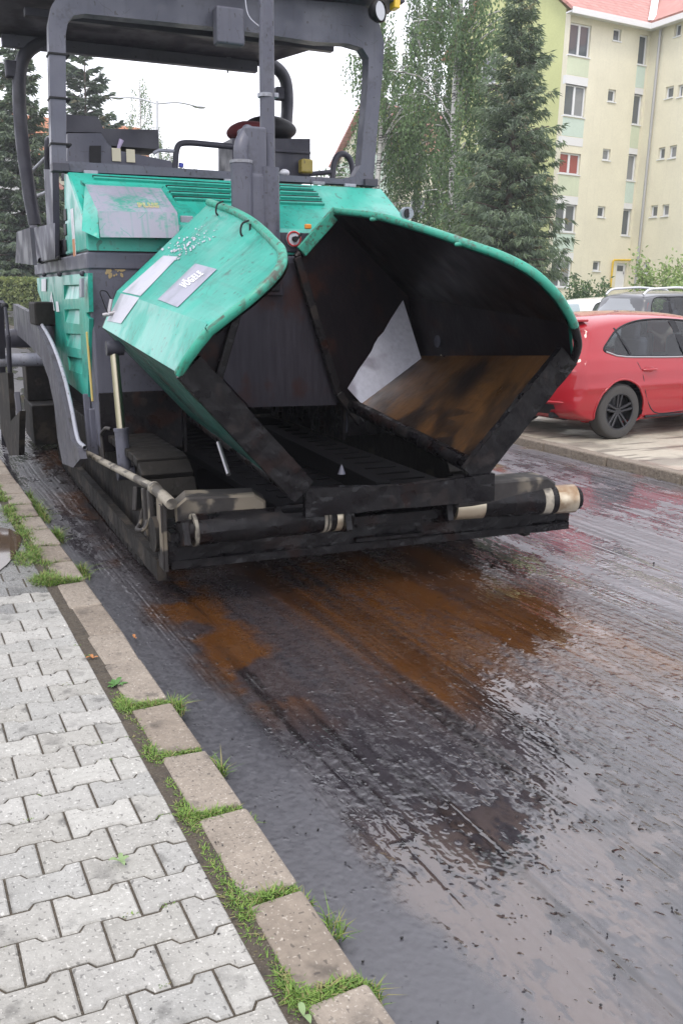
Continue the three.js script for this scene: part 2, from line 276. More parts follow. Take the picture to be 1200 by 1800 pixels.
{
  const N = 1152, NZ = 1792, cd = new Uint8Array(N * NZ * 4), rd = new Uint8Array(N * NZ * 4), bd = new Uint8Array(N * NZ * 4);
  for (let j = 0; j < NZ; j++) for (let i = 0; i < N; i++) {
    const k = (j * N + i) * 4, [c, r, h, wt] = roadAt(i / N, j / NZ);
    for (let q = 0; q < 3; q++) { cd[k + q] = lin2s(Math.min(1, c[q])) * 255 + .5; bd[k + q] = Math.min(1, Math.max(0, h)) * 255 + .5; }
    rd[k] = wt * 255; rd[k + 1] = Math.min(1, r) * 255; rd[k + 2] = 0; cd[k + 3] = rd[k + 3] = bd[k + 3] = 255;
  }
  const mk = (d, s) => { const t = new THREE.DataTexture(d, N, NZ, THREE.RGBAFormat); t.magFilter = THREE.LinearFilter; t.minFilter = THREE.LinearMipmapLinearFilter; t.generateMipmaps = true; t.wrapS = t.wrapT = THREE.RepeatWrapping; if (s) t.colorSpace = THREE.SRGBColorSpace; t.needsUpdate = true; return t; };
  M.road = phy({ ior: 1.9,  map: mk(cd, true), roughnessMap: mk(rd), roughness: 1, bumpMap: mk(bd), bumpScale: .016 });
  const g = new THREE.PlaneGeometry(RW, RL, 40, 90).rotateX(-Math.PI / 2).translate(RX0 + RW / 2, 0, RZ0 + RL / 2), p = g.attributes.position, uv = g.attributes.uv;
  for (let i = 0; i < p.count; i++) { const x = p.getX(i), z = p.getZ(i); uv.setXY(i, (x - RX0) / RW, (z - RZ0) / RL); p.setY(i, roadY(x) + (fbm(x * 1.5 + 7, z * .7 + 40, 3, 381) - .5) * .012); }
  g.computeVertexNormals();
  top('road', g, M.road, 'wet milled road coated with brown and black bitumen film', 'road', { kind: 'structure' }, true);
  const mf = tex(1024, 1024, tile((u, v) => { const n = fbm(u * 12, v * 5 + 3, 5, 391), f = fbm(u * 90, v * 90, 2, 392); return mixc(mixc([.03, .028, .03], [.06, .055, .058], f), [.10, .07, .045], .5 * sst(.55, .7, n)); }), true);
  const rf = tex(512, 512, tile((u, v) => [0, .08 + .4 * sst(.42, .6, fbm(u * 9, v * 4 + 3, 5, 395)), 0]));
  const far = std({ map: mf, roughnessMap: rf, roughness: 1, bumpMap: rep(bumpLump, 2), bumpScale: .006 }); mf.repeat.set(1, 1);
  const strip = (z0, z1, nz, nm, lb) => {
    const h = new THREE.PlaneGeometry(RW, z1 - z0, 8, nz).rotateX(-Math.PI / 2).translate(RX0 + RW / 2, 0, (z0 + z1) / 2), q = h.attributes.position, w = h.attributes.uv;
    for (let i = 0; i < q.count; i++) { const x = q.getX(i), z = q.getZ(i); w.setXY(i, x / 4, z / 6); q.setY(i, roadY(x) + rise(z) + (z < -12.3 || z > -.4 ? 0 : 0)); }
    h.computeVertexNormals(); top(nm, h, far, lb, 'road', { kind: 'structure' }, true);
  };
  strip(-60, RZ0, 60, 'road', 'far stretch of the wet road beyond the paver'); strip(RZ0 + RL, 8, 8, 'road', 'wet road surface behind the photographer');
}
// parking bays on the far side: pale worn concrete, a step above the road
const PARKX = 6.62, parkY = x => roadY(x) + .078;     // the lot goes on rising with the same fall
{
  const map = tex(1024, 1024, tile((u, v) => { const n = fbm(u * 5 + 3, v * 5, 5, 401), f = fbm(u * 80, v * 80, 3, 402), s = fbm(u * 4, v * 40, 3, 405); let c = mixc([.33, .295, .23], [.47, .43, .35], f * .6 + n * .5); c = mixc(c, [.12, .10, .085], .6 * sst(.55, .72, n)); c = mixc(c, [.10, .085, .07], .7 * sst(.6, .72, s)); return c; }), true);
  const rm = tex(512, 512, tile((u, v) => [0, .3 + .5 * sst(.4, .62, fbm(u * 6 + 9, v * 6, 5, 409)), 0]));
  const g = new THREE.PlaneGeometry(24, 34, 4, 4).rotateX(-Math.PI / 2).translate(PARKX + 12, 0, -11), p = g.attributes.position, uv = g.attributes.uv;
  for (let i = 0; i < p.count; i++) { uv.setXY(i, p.getX(i) / 3, p.getZ(i) / 3); p.setY(i, parkY(p.getX(i))); }
  top('parking_lot', g, std({ map, roughnessMap: rm, roughness: 1, bumpMap: rep(bumpLump, 3), bumpScale: .008 }), 'pale worn concrete parking bays under the cars', 'parking lot', { kind: 'structure' }, true);
}
const concTex = (c0, c1, spk, seed, dark) => tex(512, 512, tile((u, v) => {
  const n = fbm(u * 4 + 3, v * 4, 4, seed), f = fbm(u * 48, v * 48, 3, seed + 1), g = vn(u * 120, v * 120, seed + 2), h = vn(u * 70, v * 70, seed + 3);
  let c = mixc(c0, c1, n * .55 + f * .5); if (g > .82) c = mixc(c, spk, (g - .82) * 4.5); if (h < .13) c = mixc(c, dark, .55); return mixc(c, dark, .55 * sst(.62, .8, fbm(u * 7 + 40, v * 7, 5, seed + 8)));
}), true);
{
  const concA = concTex([.23, .225, .21], [.41, .405, .385], [.66, .65, .62], 411, [.06, .058, .056]), concB = concTex([.22, .215, .20], [.395, .39, .37], [.64, .63, .60], 421, [.055, .053, .05]);
  const mk = (t, r, k) => { const c = t.clone(); c.repeat.set(1.6, 1.6); c.needsUpdate = true; return std({ map: c, roughness: r, color: lc(k, k, k), bumpMap: rep(bumpFine, 5), bumpScale: .003 }); };
  const mats = [[1.02, 1.01, .99], [1, .985, .955], [.93, .92, .90], [.97, .955, .92], [1.05, 1.04, 1.01], [.95, .95, .94]].map((c, i) => { const m = mk(i & 1 ? concB : concA, .82, 1); m.color = lc(...c); return m; }), wet = [mk(concB, .16, .42), mk(concA, .2, .5)];
  const pv = thing('pavement', 'grey pavement of interlocking concrete blocks beside the kerb', 'pavement', V(0, 0, 0), 0, null, 'structure');
  const soil = std({ map: rep(concTex([.045, .035, .026], [.085, .07, .05], [.2, .18, .14], 431, [.02, .018, .015]), 2), roughness: .95, bumpMap: rep(bumpLump, 4), bumpScale: .012 });
  mesh('sand_bed', new THREE.BoxGeometry(3.46, .1, 40).translate(-.935, .0425, -17.9), soil, pv);
  // one block: ends wider than the waist, so that rows lock into each other
  const P = .21, RZ = .1435, d = .0115, gap = .0035;
  const edgeW = t => { const a = Math.abs(((t / P % 1) + 1.5) % 1 - .5) * P; return mix(-d, d, sst(.046, .062, a)); };   // wave of the long edge
  function block(x0, x1, ph, seed) {
    const r = mulberry(seed), top_ = [], bot = [], xs = [x0 + gap]; const n = x1 - x0 > .15 ? 2 : 1;
    for (const c of [.046, .062, P - .062, P - .046]) for (let k = -2; k < 3; k++) { const q = c + k * P - ph; if (q > x0 + .012 && q < x1 - .012) xs.push(q); } xs.push(x1 - gap); xs.sort((a, b) => a - b);
    for (const x of xs) { const e = edgeW(x + ph); top_.push([x, RZ / 2 - gap + e + (r() - .5) * .002]); bot.push([x, -RZ / 2 + gap - e + (r() - .5) * .002]); }
    const g = prism([...bot, ...top_.reverse()], .05, .005).rotateX(-Math.PI / 2).translate(0, -.05, 0);
    const q = G(g), u = q.attributes.uv, p = q.attributes.position, ox = r(), oy = r(); for (let i = 0; i < p.count; i++) u.setXY(i, p.getX(i) + p.getY(i) * .5 + ox, p.getZ(i) + oy); return q;
  }
  const full = [0, 1, 2, 3, 4, 5].map(k => block(-P / 2, P / 2, 0, 500 + k)), halfR = [0, 1, 2].map(k => block(-P / 2, 0, 0, 520 + k));
  let count = 0; const rest = [];
  rnd = mulberry(51);
  const X1 = .712, inv = q => { const v = q.clone().sub(CAM), z = v.dot(camF); return [600 + FPX * v.dot(camR) / z, 900 - FPX * v.dot(camU) / z, z]; };
  for (let j = 0; j < 62; j++) {
    const z = -1.05 - j * RZ, odd = j & 1;
    for (let i = 0; i < 7; i++) {
      let x = X1 - P / 2 - i * P + (odd ? P / 2 : 0), geo = full[Math.floor(rnd() * 6)];
      if (odd && i === 0) geo = halfR[Math.floor(rnd() * 3)];
      const isW = z < -4.75 + .5 * (vn(x * 4, z * 2, 77) - .5) - .35 * (x < .4 ? -1 : 1) * .4, mt = isW ? wet[Math.floor(rnd() * 2)] : mats[Math.floor(rnd() * 6)];
      const y = .1 + (rnd() - .5) * .004, ry = (rnd() - .5) * .012, rx = (rnd() - .5) * .014, [a, b, dz] = inv(V(x, y, z));
      const vis = dz > .3 && a > -90 && b < 1930 && b > 700;
      if (vis && count < 298) { const m = new THREE.Mesh(geo, mt); m.name = 'paving_block'; m.position.set(x, y, z); m.rotation.set(rx, ry, 0); m.castShadow = m.receiveShadow = true; pv.add(m); count++; }
      else rest.push(geo.clone().translate(x, y, z));
    }
  }
  const rm = mesh('paving_block', rest, mats[0], pv, true); rm.userData.kind = 'stuff';
  // kerb stones along the pavement
  const kt = concTex([.15, .125, .10], [.31, .265, .215], [.52, .48, .42], 441, [.028, .024, .022]), kb = std({ map: rep(kt, 1.7), roughness: .85, bumpMap: rep(bumpLump, 3), bumpScale: .008 }), kb2 = std({ map: rep(kt, 1.3), color: lc(.86, .84, .82), roughness: .85, bumpMap: rep(bumpLump, 2.5), bumpScale: .009 });
  const kerb = thing('kerb', 'row of weathered beige kerb stones with grassy gaps beside the pavement', 'kerb', V(.86, 0, -5));
  const zs = [[-.38, -.78], [-.83, -1.22], [-1.27, -1.64], [-1.70, -2.03], [-2.09, -2.49], [-2.54, -2.92], [-2.97, -3.35], [-3.42, -3.845], [-3.865, -4.215], [-4.235, -4.67], [-4.685, -5.11]];
  for (let z = -5.16; z > -12; z -= .43) zs.push([z, z - .39 + (rnd() - .5) * .03]);
  zs.forEach(([a, b], i) => {
    const L = a - b, g = new RoundedBoxGeometry(.164, .26, L + .02, 8, .014); lump(g, .010, 14, 600 + i);
    const st = mesh('kerb_stone', g, i % 3 ? kb : kb2, kerb); boxUV(st.geometry); const u = st.geometry.attributes.uv; for (let k = 0; k < u.count; k++) u.setXY(k, u.getX(k) + i * .37, u.getY(k) + i * .61);
    st.position.set(-.010 + (rnd() - .5) * .008, -.03 + (rnd() - .5) * .008, (a + b) / 2 + 5); st.rotation.set((rnd() - .5) * .015, (rnd() - .5) * .02, (rnd() - .5) * .03);
  });
  const kp = thing('kerb', 'low grey kerb between the wet road and the parking bays', 'kerb', V(6.54, 0, -8));
  for (let z = 2; z > -24; z -= 1) { const st = mesh('kerb_stone', lump(new RoundedBoxGeometry(.15, .3, .985, 4, .02), .006, 6, 700 + z), kb2, kp); st.position.set((rnd() - .5) * .01, parkY(6.54) - .135 + (rnd() - .5) * .012, z + 8 - .5); }
  // grass and weeds in the joints
  rnd = mulberry(99);
  const pos = [], col = [], nor = [];
  const blade = (x, y, z, h, lean, az, w, c) => {
    const ca = Math.cos(az), sa = Math.sin(az), px = -sa * w, pz = ca * w; const pt = t => [x + ca * lean * t * t * h, y + h * t * (1 - .28 * lean * t), z + sa * lean * t * t * h];
    const a = pt(0), b = pt(.55), e = pt(1), q = (p, k) => [p[0] + px * k, p[1], p[2] + pz * k];
    const T = [q(a, -1), q(a, 1), q(b, .8), q(a, -1), q(b, .8), q(b, -.8), q(b, -.8), q(b, .8), e];
    for (const t of T) { pos.push(...t); col.push(...c); }
  };
  const tuft = (x, z, rx, rz, n, h, y = .085) => { for (let i = 0; i < n; i++) { const r = Math.sqrt(rnd()), t = rnd() * 6.283, g = rnd(), c = mixc(mixc([.055, .12, .016], [.17, .27, .045], g), [.22, .18, .08], rnd() < .2 ? .8 : 0); blade(x + rx * r * Math.cos(t), y, z + rz * r * Math.sin(t), h * (.5 + .8 * rnd()) * (1.15 - .6 * r), .3 + 1.3 * rnd(), rnd() * 6.283, .0016 + .0016 * rnd(), c); } };
  for (const [z, k] of [[-1.67, 1.2], [-2.06, 1], [-2.515, 1.05], [-2.945, .6], [-3.385, 1.5]]) { tuft(.84, z, .09, .03, 420 * k, .034, .082); tuft(.755, z - .03, .04, .09, 300 * k, .03); tuft(.945, z + .01, .025, .035, 50 * k, .04, .03); tuft(.76 + rr(-.02, .05), z + rr(-.05, .05), .03, .03, 90, .034); }
  for (let i = 0; i < 60; i++) { const z = -1.35 - rnd() * 2.2; tuft(.75 + rr(-.012, .02), z, .02, .05, 38, .022); }
  for (let i = 0; i < 40; i++) tuft(.735 + rr(-.03, .04), -5.15 - rnd() * 3.8, .05, .09, 110, .05);
  tuft(.72, -5.2, .1, .1, 700, .06); tuft(.80, -5.16, .13, .04, 500, .055); tuft(.66, -5.7, .07, .2, 600, .055);
  for (const z of [-5.58, -6.01, -6.44, -6.87, -7.3]) tuft(.82, z, .1, .03, 260, .05, .07);
  for (let i = 0; i < 14; i++) tuft(1.0, -5.4 - rnd() * 2.6, .03, .12, 60, .09, .0);
  tuft(.96, -3.42, .04, .07, 170, .075, .03); tuft(.98, -2.9, .03, .05, 60, .08, .01); tuft(.98, -1.95, .03, .05, 60, .08, .01); tuft(.95, -1.67, .03, .04, 120, .05, .03);
  for (let i = 0; i < 26; i++) { const j = Math.floor(rnd() * 24), z = -1.05 - (j + .5) * RZ; tuft(X1 - rnd() * .9, z, .03, .004, 14, .012, .094); }
  const g = new THREE.BufferGeometry(); g.setAttribute('position', new THREE.Float32BufferAttribute(pos, 3)); g.setAttribute('color', new THREE.Float32BufferAttribute(col, 3)); g.computeVertexNormals();
  boxUV(g);
  top('grass', g, std({ vertexColors: true, roughness: .75, side: THREE.DoubleSide }), 'green grass and moss tufts growing in the kerb joints', 'grass', { kind: 'stuff' }, true);
  // single broad-leaved weeds and fallen leaves
  const leafM = std({ color: lc(.06, .15, .03), roughness: .6, side: THREE.DoubleSide }), dryM = std({ color: lc(.36, .15, .05), roughness: .7, side: THREE.DoubleSide }), paleM = std({ color: lc(.19, .27, .12), roughness: .7, side: THREE.DoubleSide });
  const leaf = (L, W, bend) => quadPatch(V(-W * .15, 0, 0), V(W * .15, 0, 0), V(W * .1, 0, -L), V(-W * .1, 0, -L), 4, 6, null).applyMatrix4(new THREE.Matrix4()) && (() => { const gg = new THREE.PlaneGeometry(W, L, 4, 6).rotateX(-Math.PI / 2).translate(0, 0, -L / 2), p = gg.attributes.position; for (let i = 0; i < p.count; i++) { const t = -p.getZ(i) / L, x = p.getX(i); p.setX(i, x * Math.sin(Math.PI * Math.min(.98, .06 + t * .92)) ** .7); p.setY(i, bend * L * Math.sin(t * 2.2) + Math.abs(x) * .3); } gg.computeVertexNormals(); return gg; })();
  const weed = (x, z, y, s, n, nm, lb, m) => { const o = thing(nm, lb, 'weed', V(x, y, z)); for (let i = 0; i < n; i++) mesh('leaf', leaf(s * rr(.7, 1.1), s * .42, rr(.2, .45)).rotateY(i / n * 6.283 + rr(-.2, .2)), m, o); };
  weed(.765, -3.62, .09, .05, 7, 'weed', 'small rosette weed in the soil beside a kerb joint', leafM);
  weed(.50, -2.36, .104, .035, 4, 'fallen_leaf', 'pale green leaf cluster lying on a paving block', paleM);
  weed(.75, -1.62, .095, .04, 2, 'fallen_leaf', 'pale fallen leaf on the soil strip near a grass tuft', paleM);
  weed(.735, -3.95, .095, .035, 3, 'fallen_leaf', 'dry orange leaf on the soil strip beside the kerb', dryM);
  weed(1.02, -4.35, .012, .035, 2, 'fallen_leaf', 'dry orange leaf stuck on the wet road edge', dryM);
  // shallow water on the far end of the pavement
  const s = new THREE.Shape(); for (let i = 0; i < 40; i++) { const t = i / 40 * 6.283, r = 1 + .35 * (vn(Math.cos(t) * 2 + 5, Math.sin(t) * 2 + 5, 811) - .5) * 2, x = .33 + .30 * r * Math.cos(t), z = 6.3 + .95 * r * Math.sin(t); i ? s.lineTo(x, z) : s.moveTo(x, z); }
  top('puddle', new THREE.ShapeGeometry(s).rotateX(-Math.PI / 2).translate(0, .1075, 0), std({ map: rep(concTex([.05, .034, .022], [.10, .07, .045], [.12, .1, .08], 821, [.03, .02, .015]), 1.2), roughness: .04 }), 'shallow brown puddle lying on the far end of the pavement', 'puddle', { kind: 'structure' });
  // crumbs of asphalt scattered over road and pavement
  const cg = new THREE.IcosahedronGeometry(1, 0), cm = std({ color: lc(.014, .013, .014), roughness: .45 }), inst = new THREE.InstancedMesh(cg, cm, 900), mm = new THREE.Matrix4(), qq = new THREE.Quaternion(), ee = new THREE.Euler();
  for (let i = 0; i < 900; i++) {
    let x, z, y, s = .0012 + .0036 * rnd() ** 3;
    if (i < 650) { x = rr(1.0, 6); z = rr(-9, -1.1); if (rnd() < .4) x = rr(1, 2.6), z = rr(-3.2, -1.2); y = roadY(x) + .003; if (i % 45 === 0) s *= 2; }
    else { x = rr(-.2, .93); z = rr(-4.6, -1.4); if (rnd() < .55) { x = rr(.55, .93); z = rr(-2.6, -1.95); } y = .1; s *= .75; }
    mm.compose(V(x, y + s * .3, z), qq.setFromEuler(ee.set(rnd() * 6, rnd() * 6, rnd() * 6)), V(s * rr(.8, 1.5), s * .7, s * rr(.8, 1.3))); inst.setMatrixAt(i, mm);
  }
  inst.name = 'asphalt_crumbs'; inst.castShadow = inst.receiveShadow = true; inst.userData = { label: 'black crumbs of asphalt mix scattered over road and pavement', category: 'crumbs', kind: 'stuff' }; scene.add(inst);
}

// ---------- the paver ----------
// machine frame: u right, v up, w towards the hopper end; origin on the road under the middle of the machine
const MY = rad(2.0), RX = V(Math.cos(TILT), Math.sin(TILT), 0), RN = V(-Math.sin(TILT), Math.cos(TILT), 0), RZA = V(0, 0, 1);
const mU = RX.clone().multiplyScalar(Math.cos(MY)).addScaledVector(RZA, Math.sin(MY)), mW = RZA.clone().multiplyScalar(Math.cos(MY)).addScaledVector(RX, -Math.sin(MY)), mV = RN.clone();
const mO = V(ROADX, 0, 0).addScaledVector(RX, 1.6).addScaledVector(RZA, -6);
const toM = p => { const q = p.clone().sub(mO); return V(q.dot(mU), q.dot(mV), q.dot(mW)); };
const mz = (x, y, w) => toM(onPlane(x, y, mW, mO.clone().addScaledVector(mW, w)));
const mx = (x, y, u) => toM(onPlane(x, y, mU, mO.clone().addScaledVector(mU, u)));
const my = (x, y, v) => toM(onPlane(x, y, mV, mO.clone().addScaledVector(mV, v)));
const paver = thing('asphalt_paver', 'large teal and grey asphalt paver with raised black hopper wings', 'paver');
{
  const bs = new THREE.Matrix4().makeBasis(mU, mV, mW).setPosition(mO); bs.decompose(paver.position, paver.quaternion, paver.scale);
}
const part = (name, geos, mat, parent = paver, keep) => mesh(name, geos, mat, parent, keep);
{
  // --- tracks, one crawler on each side, with separate shoes ---
  for (const s of [-1, 1]) {
    const uc = s * 1.05, w0 = -3.1, w1 = .42, r = .33, vc = r + .035;
    const tr = part('crawler_track', [bar3(uc - .09, uc + .09, .14, .62, w0 + .1, w1 - .1, .03), rod(V(uc - .10, vc, w1), V(uc + .10, vc, w1), r - .03, r - .03, 24), rod(V(uc - .10, vc, w0), V(uc + .10, vc, w0), r - .03, r - .03, 24)], M.muddyShaded);
    const per = 2 * (w1 - w0) + 2 * Math.PI * r, n = 64, shoe = new RoundedBoxGeometry(.32, .05, per / n * .86, 1, .008); boxUV(shoe.toNonIndexed());
    for (let i = 0; i < n; i++) {
      let q = i / n * per, p, a; const L = w1 - w0;
      if (q < L) { p = [vc + r, w0 + q]; a = 0; } else if (q < L + Math.PI * r) { a = (q - L) / r; p = [vc + r * Math.cos(a), w1 + r * Math.sin(a)]; } else if (q < 2 * L + Math.PI * r) { p = [vc - r, w1 - (q - L - Math.PI * r)]; a = Math.PI; } else { a = Math.PI + (q - 2 * L - Math.PI * r) / r; p = [vc + r * Math.cos(a), w0 + r * Math.sin(a)]; }
      const m = new THREE.Mesh(shoe, M.muddyShaded); m.name = 'track_shoe'; m.position.set(uc, p[0], p[1]); m.rotation.x = a; m.castShadow = m.receiveShadow = true; tr.add(m);
    }
  }
  // --- chassis and engine housing: two side blocks, a top block and a dark tunnel between them ---
  const B = -.47, E = -3.55, Hs = 1.27;
  part('chassis', [bar3(-Hs, -.66, .62, 1.96, -.9, B, .02), bar3(-Hs + .01, -.66, 1.0, 1.955, E, -.9, .02), bar3(.66, Hs, .62, 1.96, E, B, .02), bar3(-.655, .655, .9, 1.955, E, B - .03, .02)], M.grey); part('frame_floor', bar3(-.655, .655, .3, .48, E, B + .3, .02), M.shadeBlack);
  { const fl = [], mu = std({ color: lc(.30, .23, .12), roughness: .8, side: THREE.DoubleSide }); for (let i = 0; i < 70; i++) { const t = rnd(), a = mz(mix(194, 226, rnd()) - t * 8, 455 + t * t * 34, B + .004), k = rr(.006, .022) * (1.1 - t * .6); fl.push(new THREE.CircleGeometry(k, 6).scale(1, rr(.7, 2), 1).rotateZ(rr(-.4, .4)).translate(a.x, a.y, a.z + i * 2e-5)); } const o = part('paint_scrape', fl, mu); o.userData.kind = 'stuff'; }
  for (const s of [-1, 1]) part('shade_plate', bar3(s * 1.255, s * .67, .6, 1.02, B - .01, B + .014, .006), M.bitumenSmooth);  // dark sheets painting the shade of the wings on the lower chassis front
  part('shade_block', bar3(-1.1, -.7, .66, 1.0, -3.3, -.95, .03), M.shadeBlack);  // black block added for the shade below the rear chassis and side panel
  part('chassis_beam', bar3(-Hs - .012, Hs + .012, 1.86, 1.975, -3.7, B + .012, .015), M.grey);
  part('front_plate', plate([V(-.64, .87, B + .02), V(.64, .87, B + .02), V(.64, 1.85, B + .02), V(-.64, 1.85, B + .02)], .03), M.plateDirty);
  part('front_plate', [plate([mz(398, 470, B + .05), mz(520, 462, B + .05), mz(592, 712, B + .05), mz(440, 716, B + .05), mz(350, 620, B + .05)].reverse(), .02)], M.plateDirty);
  part('tunnel', [bar3(-.62, .62, .58, .88, -2.2, -2.1), bar3(-.66, -.63, .56, .9, -2.2, B), bar3(.63, .66, .56, .9, -2.2, B)], M.bitumenSmooth);
  // conveyor with bars
  const cv = part('conveyor', bar3(-.62, .62, .5, .55, -2.1, 1.5), M.shadeBlack);
  for (let i = 0; i < 16; i++) for (const s of [-1, 1]) { const m = part('conveyor_bar', box(.5, .014, .05, s * .29, .556, 1.4 - i * .2, .008), M.shadeBlack, cv); }
  part('conveyor_guide', [beam(V(0, .60, 1.5), V(0, .66, -.5), .1, .12), ], M.shadeBlack, cv);
  const gd = mz(600, 824, 1.35); part('conveyor_guide', lump(new THREE.ConeGeometry(.024, .06, 8, 3), .006, 20).translate(gd.x, gd.y, gd.z), M.grey, cv);
  // latch socket on the front plate
  const so = mz(478, 496, B + .08), sk = part('hitch_socket', [box(.17, .15, .03, so.x, so.y - .02, so.z, .006), ], M.plateDirty);
  part('hitch_cap', box(.12, .07, .07, so.x, so.y + .06, so.z + .04, .02, 3), M.greyPale, sk); part('hitch_hole', box(.10, .07, .05, so.x, so.y - .03, so.z + .012, .01), M.black, sk);

  // --- hopper wings ---
  const wingSide = (s, wr) => {
    const P = (u, v, w) => V(s * u, v, w), fix = a => s > 0 ? a : a.slice().reverse();
    const up = [[.505, 2.297, wr], [.51, 2.21, .35], [.55, 2.105, .88], [.61, 1.99, 1.35], [.665, 1.905, 1.66], [.745, 1.818, 1.82], [.87, 1.71, 1.85], [.99, 1.612, 1.81], [1.08, 1.535, 1.76]];
    const crv = new THREE.CatmullRomCurve3(up.map(q => P(...q)), false, 'centripetal'), rim = crv.getPoints(36);
    const fF = P(1.08, 1.57, 1.73), fR = P(1.15, 1.716, wr), bR = s < 0 ? P(1.255, 1.484, wr) : P(1.27, 1.19, wr), bF = P(1.2, 1.325, 1.62), hR = P(.66, .83, wr), hF = P(.61, .665, 1.58);
    // outer skins: the upper wall is a fan of strips between the fold line and the rim
    const skin = (off) => { const pos = []; const N = rim.length - 1; for (let i = 0; i < N; i++) { const a = rim[i], b = rim[i + 1], t0 = Math.min(1, Math.max(0, (a.z - wr) / (1.73 - wr))), t1 = Math.min(1, Math.max(0, (b.z - wr) / (1.73 - wr))); const c = fR.clone().lerp(fF, i < N - 12 ? t0 * .92 : mix(.92, 1, (i - N + 12) / 12)), d = fR.clone().lerp(fF, i + 1 < N - 12 ? t1 * .92 : mix(.92, 1, (i + 1 - N + 12) / 12)); for (const [p, q, r] of [[c, d, b], [c, b, a]]) for (const k of (s < 0 ? [p, r, q] : [p, q, r])) pos.push(k.x + off * s, k.y + off * .8, k.z); } const g = new THREE.BufferGeometry(); g.setAttribute('position', new THREE.Float32BufferAttribute(pos, 3)); g.computeVertexNormals(); return g; };
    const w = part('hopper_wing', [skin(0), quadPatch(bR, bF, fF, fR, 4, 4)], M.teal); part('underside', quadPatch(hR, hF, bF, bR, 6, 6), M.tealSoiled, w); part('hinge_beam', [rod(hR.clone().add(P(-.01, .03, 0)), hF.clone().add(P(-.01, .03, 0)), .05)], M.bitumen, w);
    w.userData.label = s < 0 ? 'left hopper wing, glossy teal outer skin' : 'right hopper wing, black inside and teal rim';
    part('rim', [tube(rim, .026, 10, 70), new THREE.SphereGeometry(.027, 10, 8).translate(rim[0].x, rim[0].y, rim[0].z)], M.tealWorn, w);
    part('rim_corner', tube([rim[rim.length - 1], P(1.16, 1.42, 1.70), bF], .026, 10, 16), s > 0 ? M.bitumenSmooth : M.tealWorn, w);
    // inside lining, 3 cm within the skin
    const q1 = s > 0 ? mz(728, 630, wr + .03).add(V(.015, .02, 0)) : P(1.19, 1.46, wr + .03), q0 = P(.66, .87, wr + .03);
    part('lining', [skin(-.03), quadPatch(q1, bF.clone().add(P(-.02, .02, 0)), fF.clone().add(P(-.03, 0, 0)), fR.clone().add(P(-.03, 0, .03)), 4, 4)], M.linerDark, w);
    part('floor_plate', quadPatch(q0, hF.clone().add(P(.02, .05, 0)), bF.clone().add(P(-.035, .03, -.01)), q1, 8, 8), M.liner, w);
    const inn = s > 0 ? [mz(520, 452, wr), mz(590, 372, wr)] : [P(.2, 1.97, wr), P(.50, 2.28, wr)], inb = s > 0 ? [mz(632, 745, wr), mz(592, 690, wr)] : [P(.62, .8, wr), P(.55, .93, wr)];
    part('rear_wall', plate(fix([inn[0], inb[1], inb[0], hR, bR, fR, P(.505, 2.29, wr), inn[1]]), .03), M.linerDark, w);
    part('rear_rim', [rod(inn[0], inn[1], .026), beam(inn[0].clone().add(P(0, 0, .02)), inb[1].clone().add(P(0, 0, .02)), .05, .06), beam(inb[1].clone().add(P(0, 0, .02)), inb[0].clone().add(P(0, 0, .02)), .05, .06)], M.bitumenSmooth, w);
    if (s > 0) {
      part('rear_rim', [beam(inn[0].clone().add(V(.03, .035, .03)), inn[1].clone().add(V(.0, .0, .03)), .09, .03, V(0, 0, 1))], M.tealWorn, w);
      const a = mz(707, 528, wr + .05), b = mz(728, 630, wr + .05), c = mz(640, 723, wr + .05), d = mz(610, 683, wr + .05), ed = [];
      for (let i = 0; i <= 14; i++) { const t = i / 14; ed.push(d.clone().lerp(a, t).add(V((rnd() - .5) * .012, (rnd() - .5) * .012, 0))); }
      b.z += .10; c.z += .10; part('wear_plate', plate([c, b, ...ed.reverse()], .008), M.steelPlate, w);
    }
    // front lip: crusted plate across the mouth of the wing floor
    const fl = bF.clone().sub(hF), n2 = V(0, 0, 1).cross(fl).normalize(); if (n2.y < 0) n2.negate();
    const lipH = .155, a = hF.clone().addScaledVector(fl, -.06), b = bF.clone().addScaledVector(fl, -.01);
    part('front_lip', [lump(G(new THREE.BoxGeometry(a.distanceTo(b), lipH, .05, 30, 6, 2)), .006, 14, 5).applyMatrix4(new THREE.Matrix4().makeBasis(b.clone().sub(a).normalize(), n2.clone().multiplyScalar(1), b.clone().sub(a).normalize().cross(n2)).setPosition(a.clone().add(b).multiplyScalar(.5).addScaledVector(n2, lipH / 2 - .02)))], M.bitumen, w);
    // lift cylinder under the wing
    const ct = P(1.225, 1.36, .05), cb = P(1.21, .55, .12), cm = cb.clone().lerp(ct, .34), cy = part('lift_cylinder', [rod(cb, cm, .045, .045, 16), rod(cm, cm.clone().lerp(ct, .04), .05, .05, 16)], M.grey);
    part('piston_rod', [rod(cm, ct, .028, .028, 14)], M.chrome, cy); for (const q of [ct, cb]) part('clevis', rod(q.clone().add(P(-.06, 0, 0)), q.clone().add(P(.05, 0, 0)), .047), M.greyDark, cy);
    return w;
  };
  M.steelPlate = std({ map: tex(256, 256, tile((u, v) => { const n = fbm(u * 5, v * 5, 5, 131), f = fbm(u * 40, v * 40, 3, 132); return mixc(mixc([.34, .34, .38], [.45, .45, .50], f), [.12, .10, .12], .6 * sst(.52, .72, n)); }), true), metalness: .55, roughness: .38, bumpMap: bumpFine, bumpScale: .001, side: THREE.DoubleSide });
  const wl = wingSide(-1, -.15), wrr = wingSide(1, -.37);
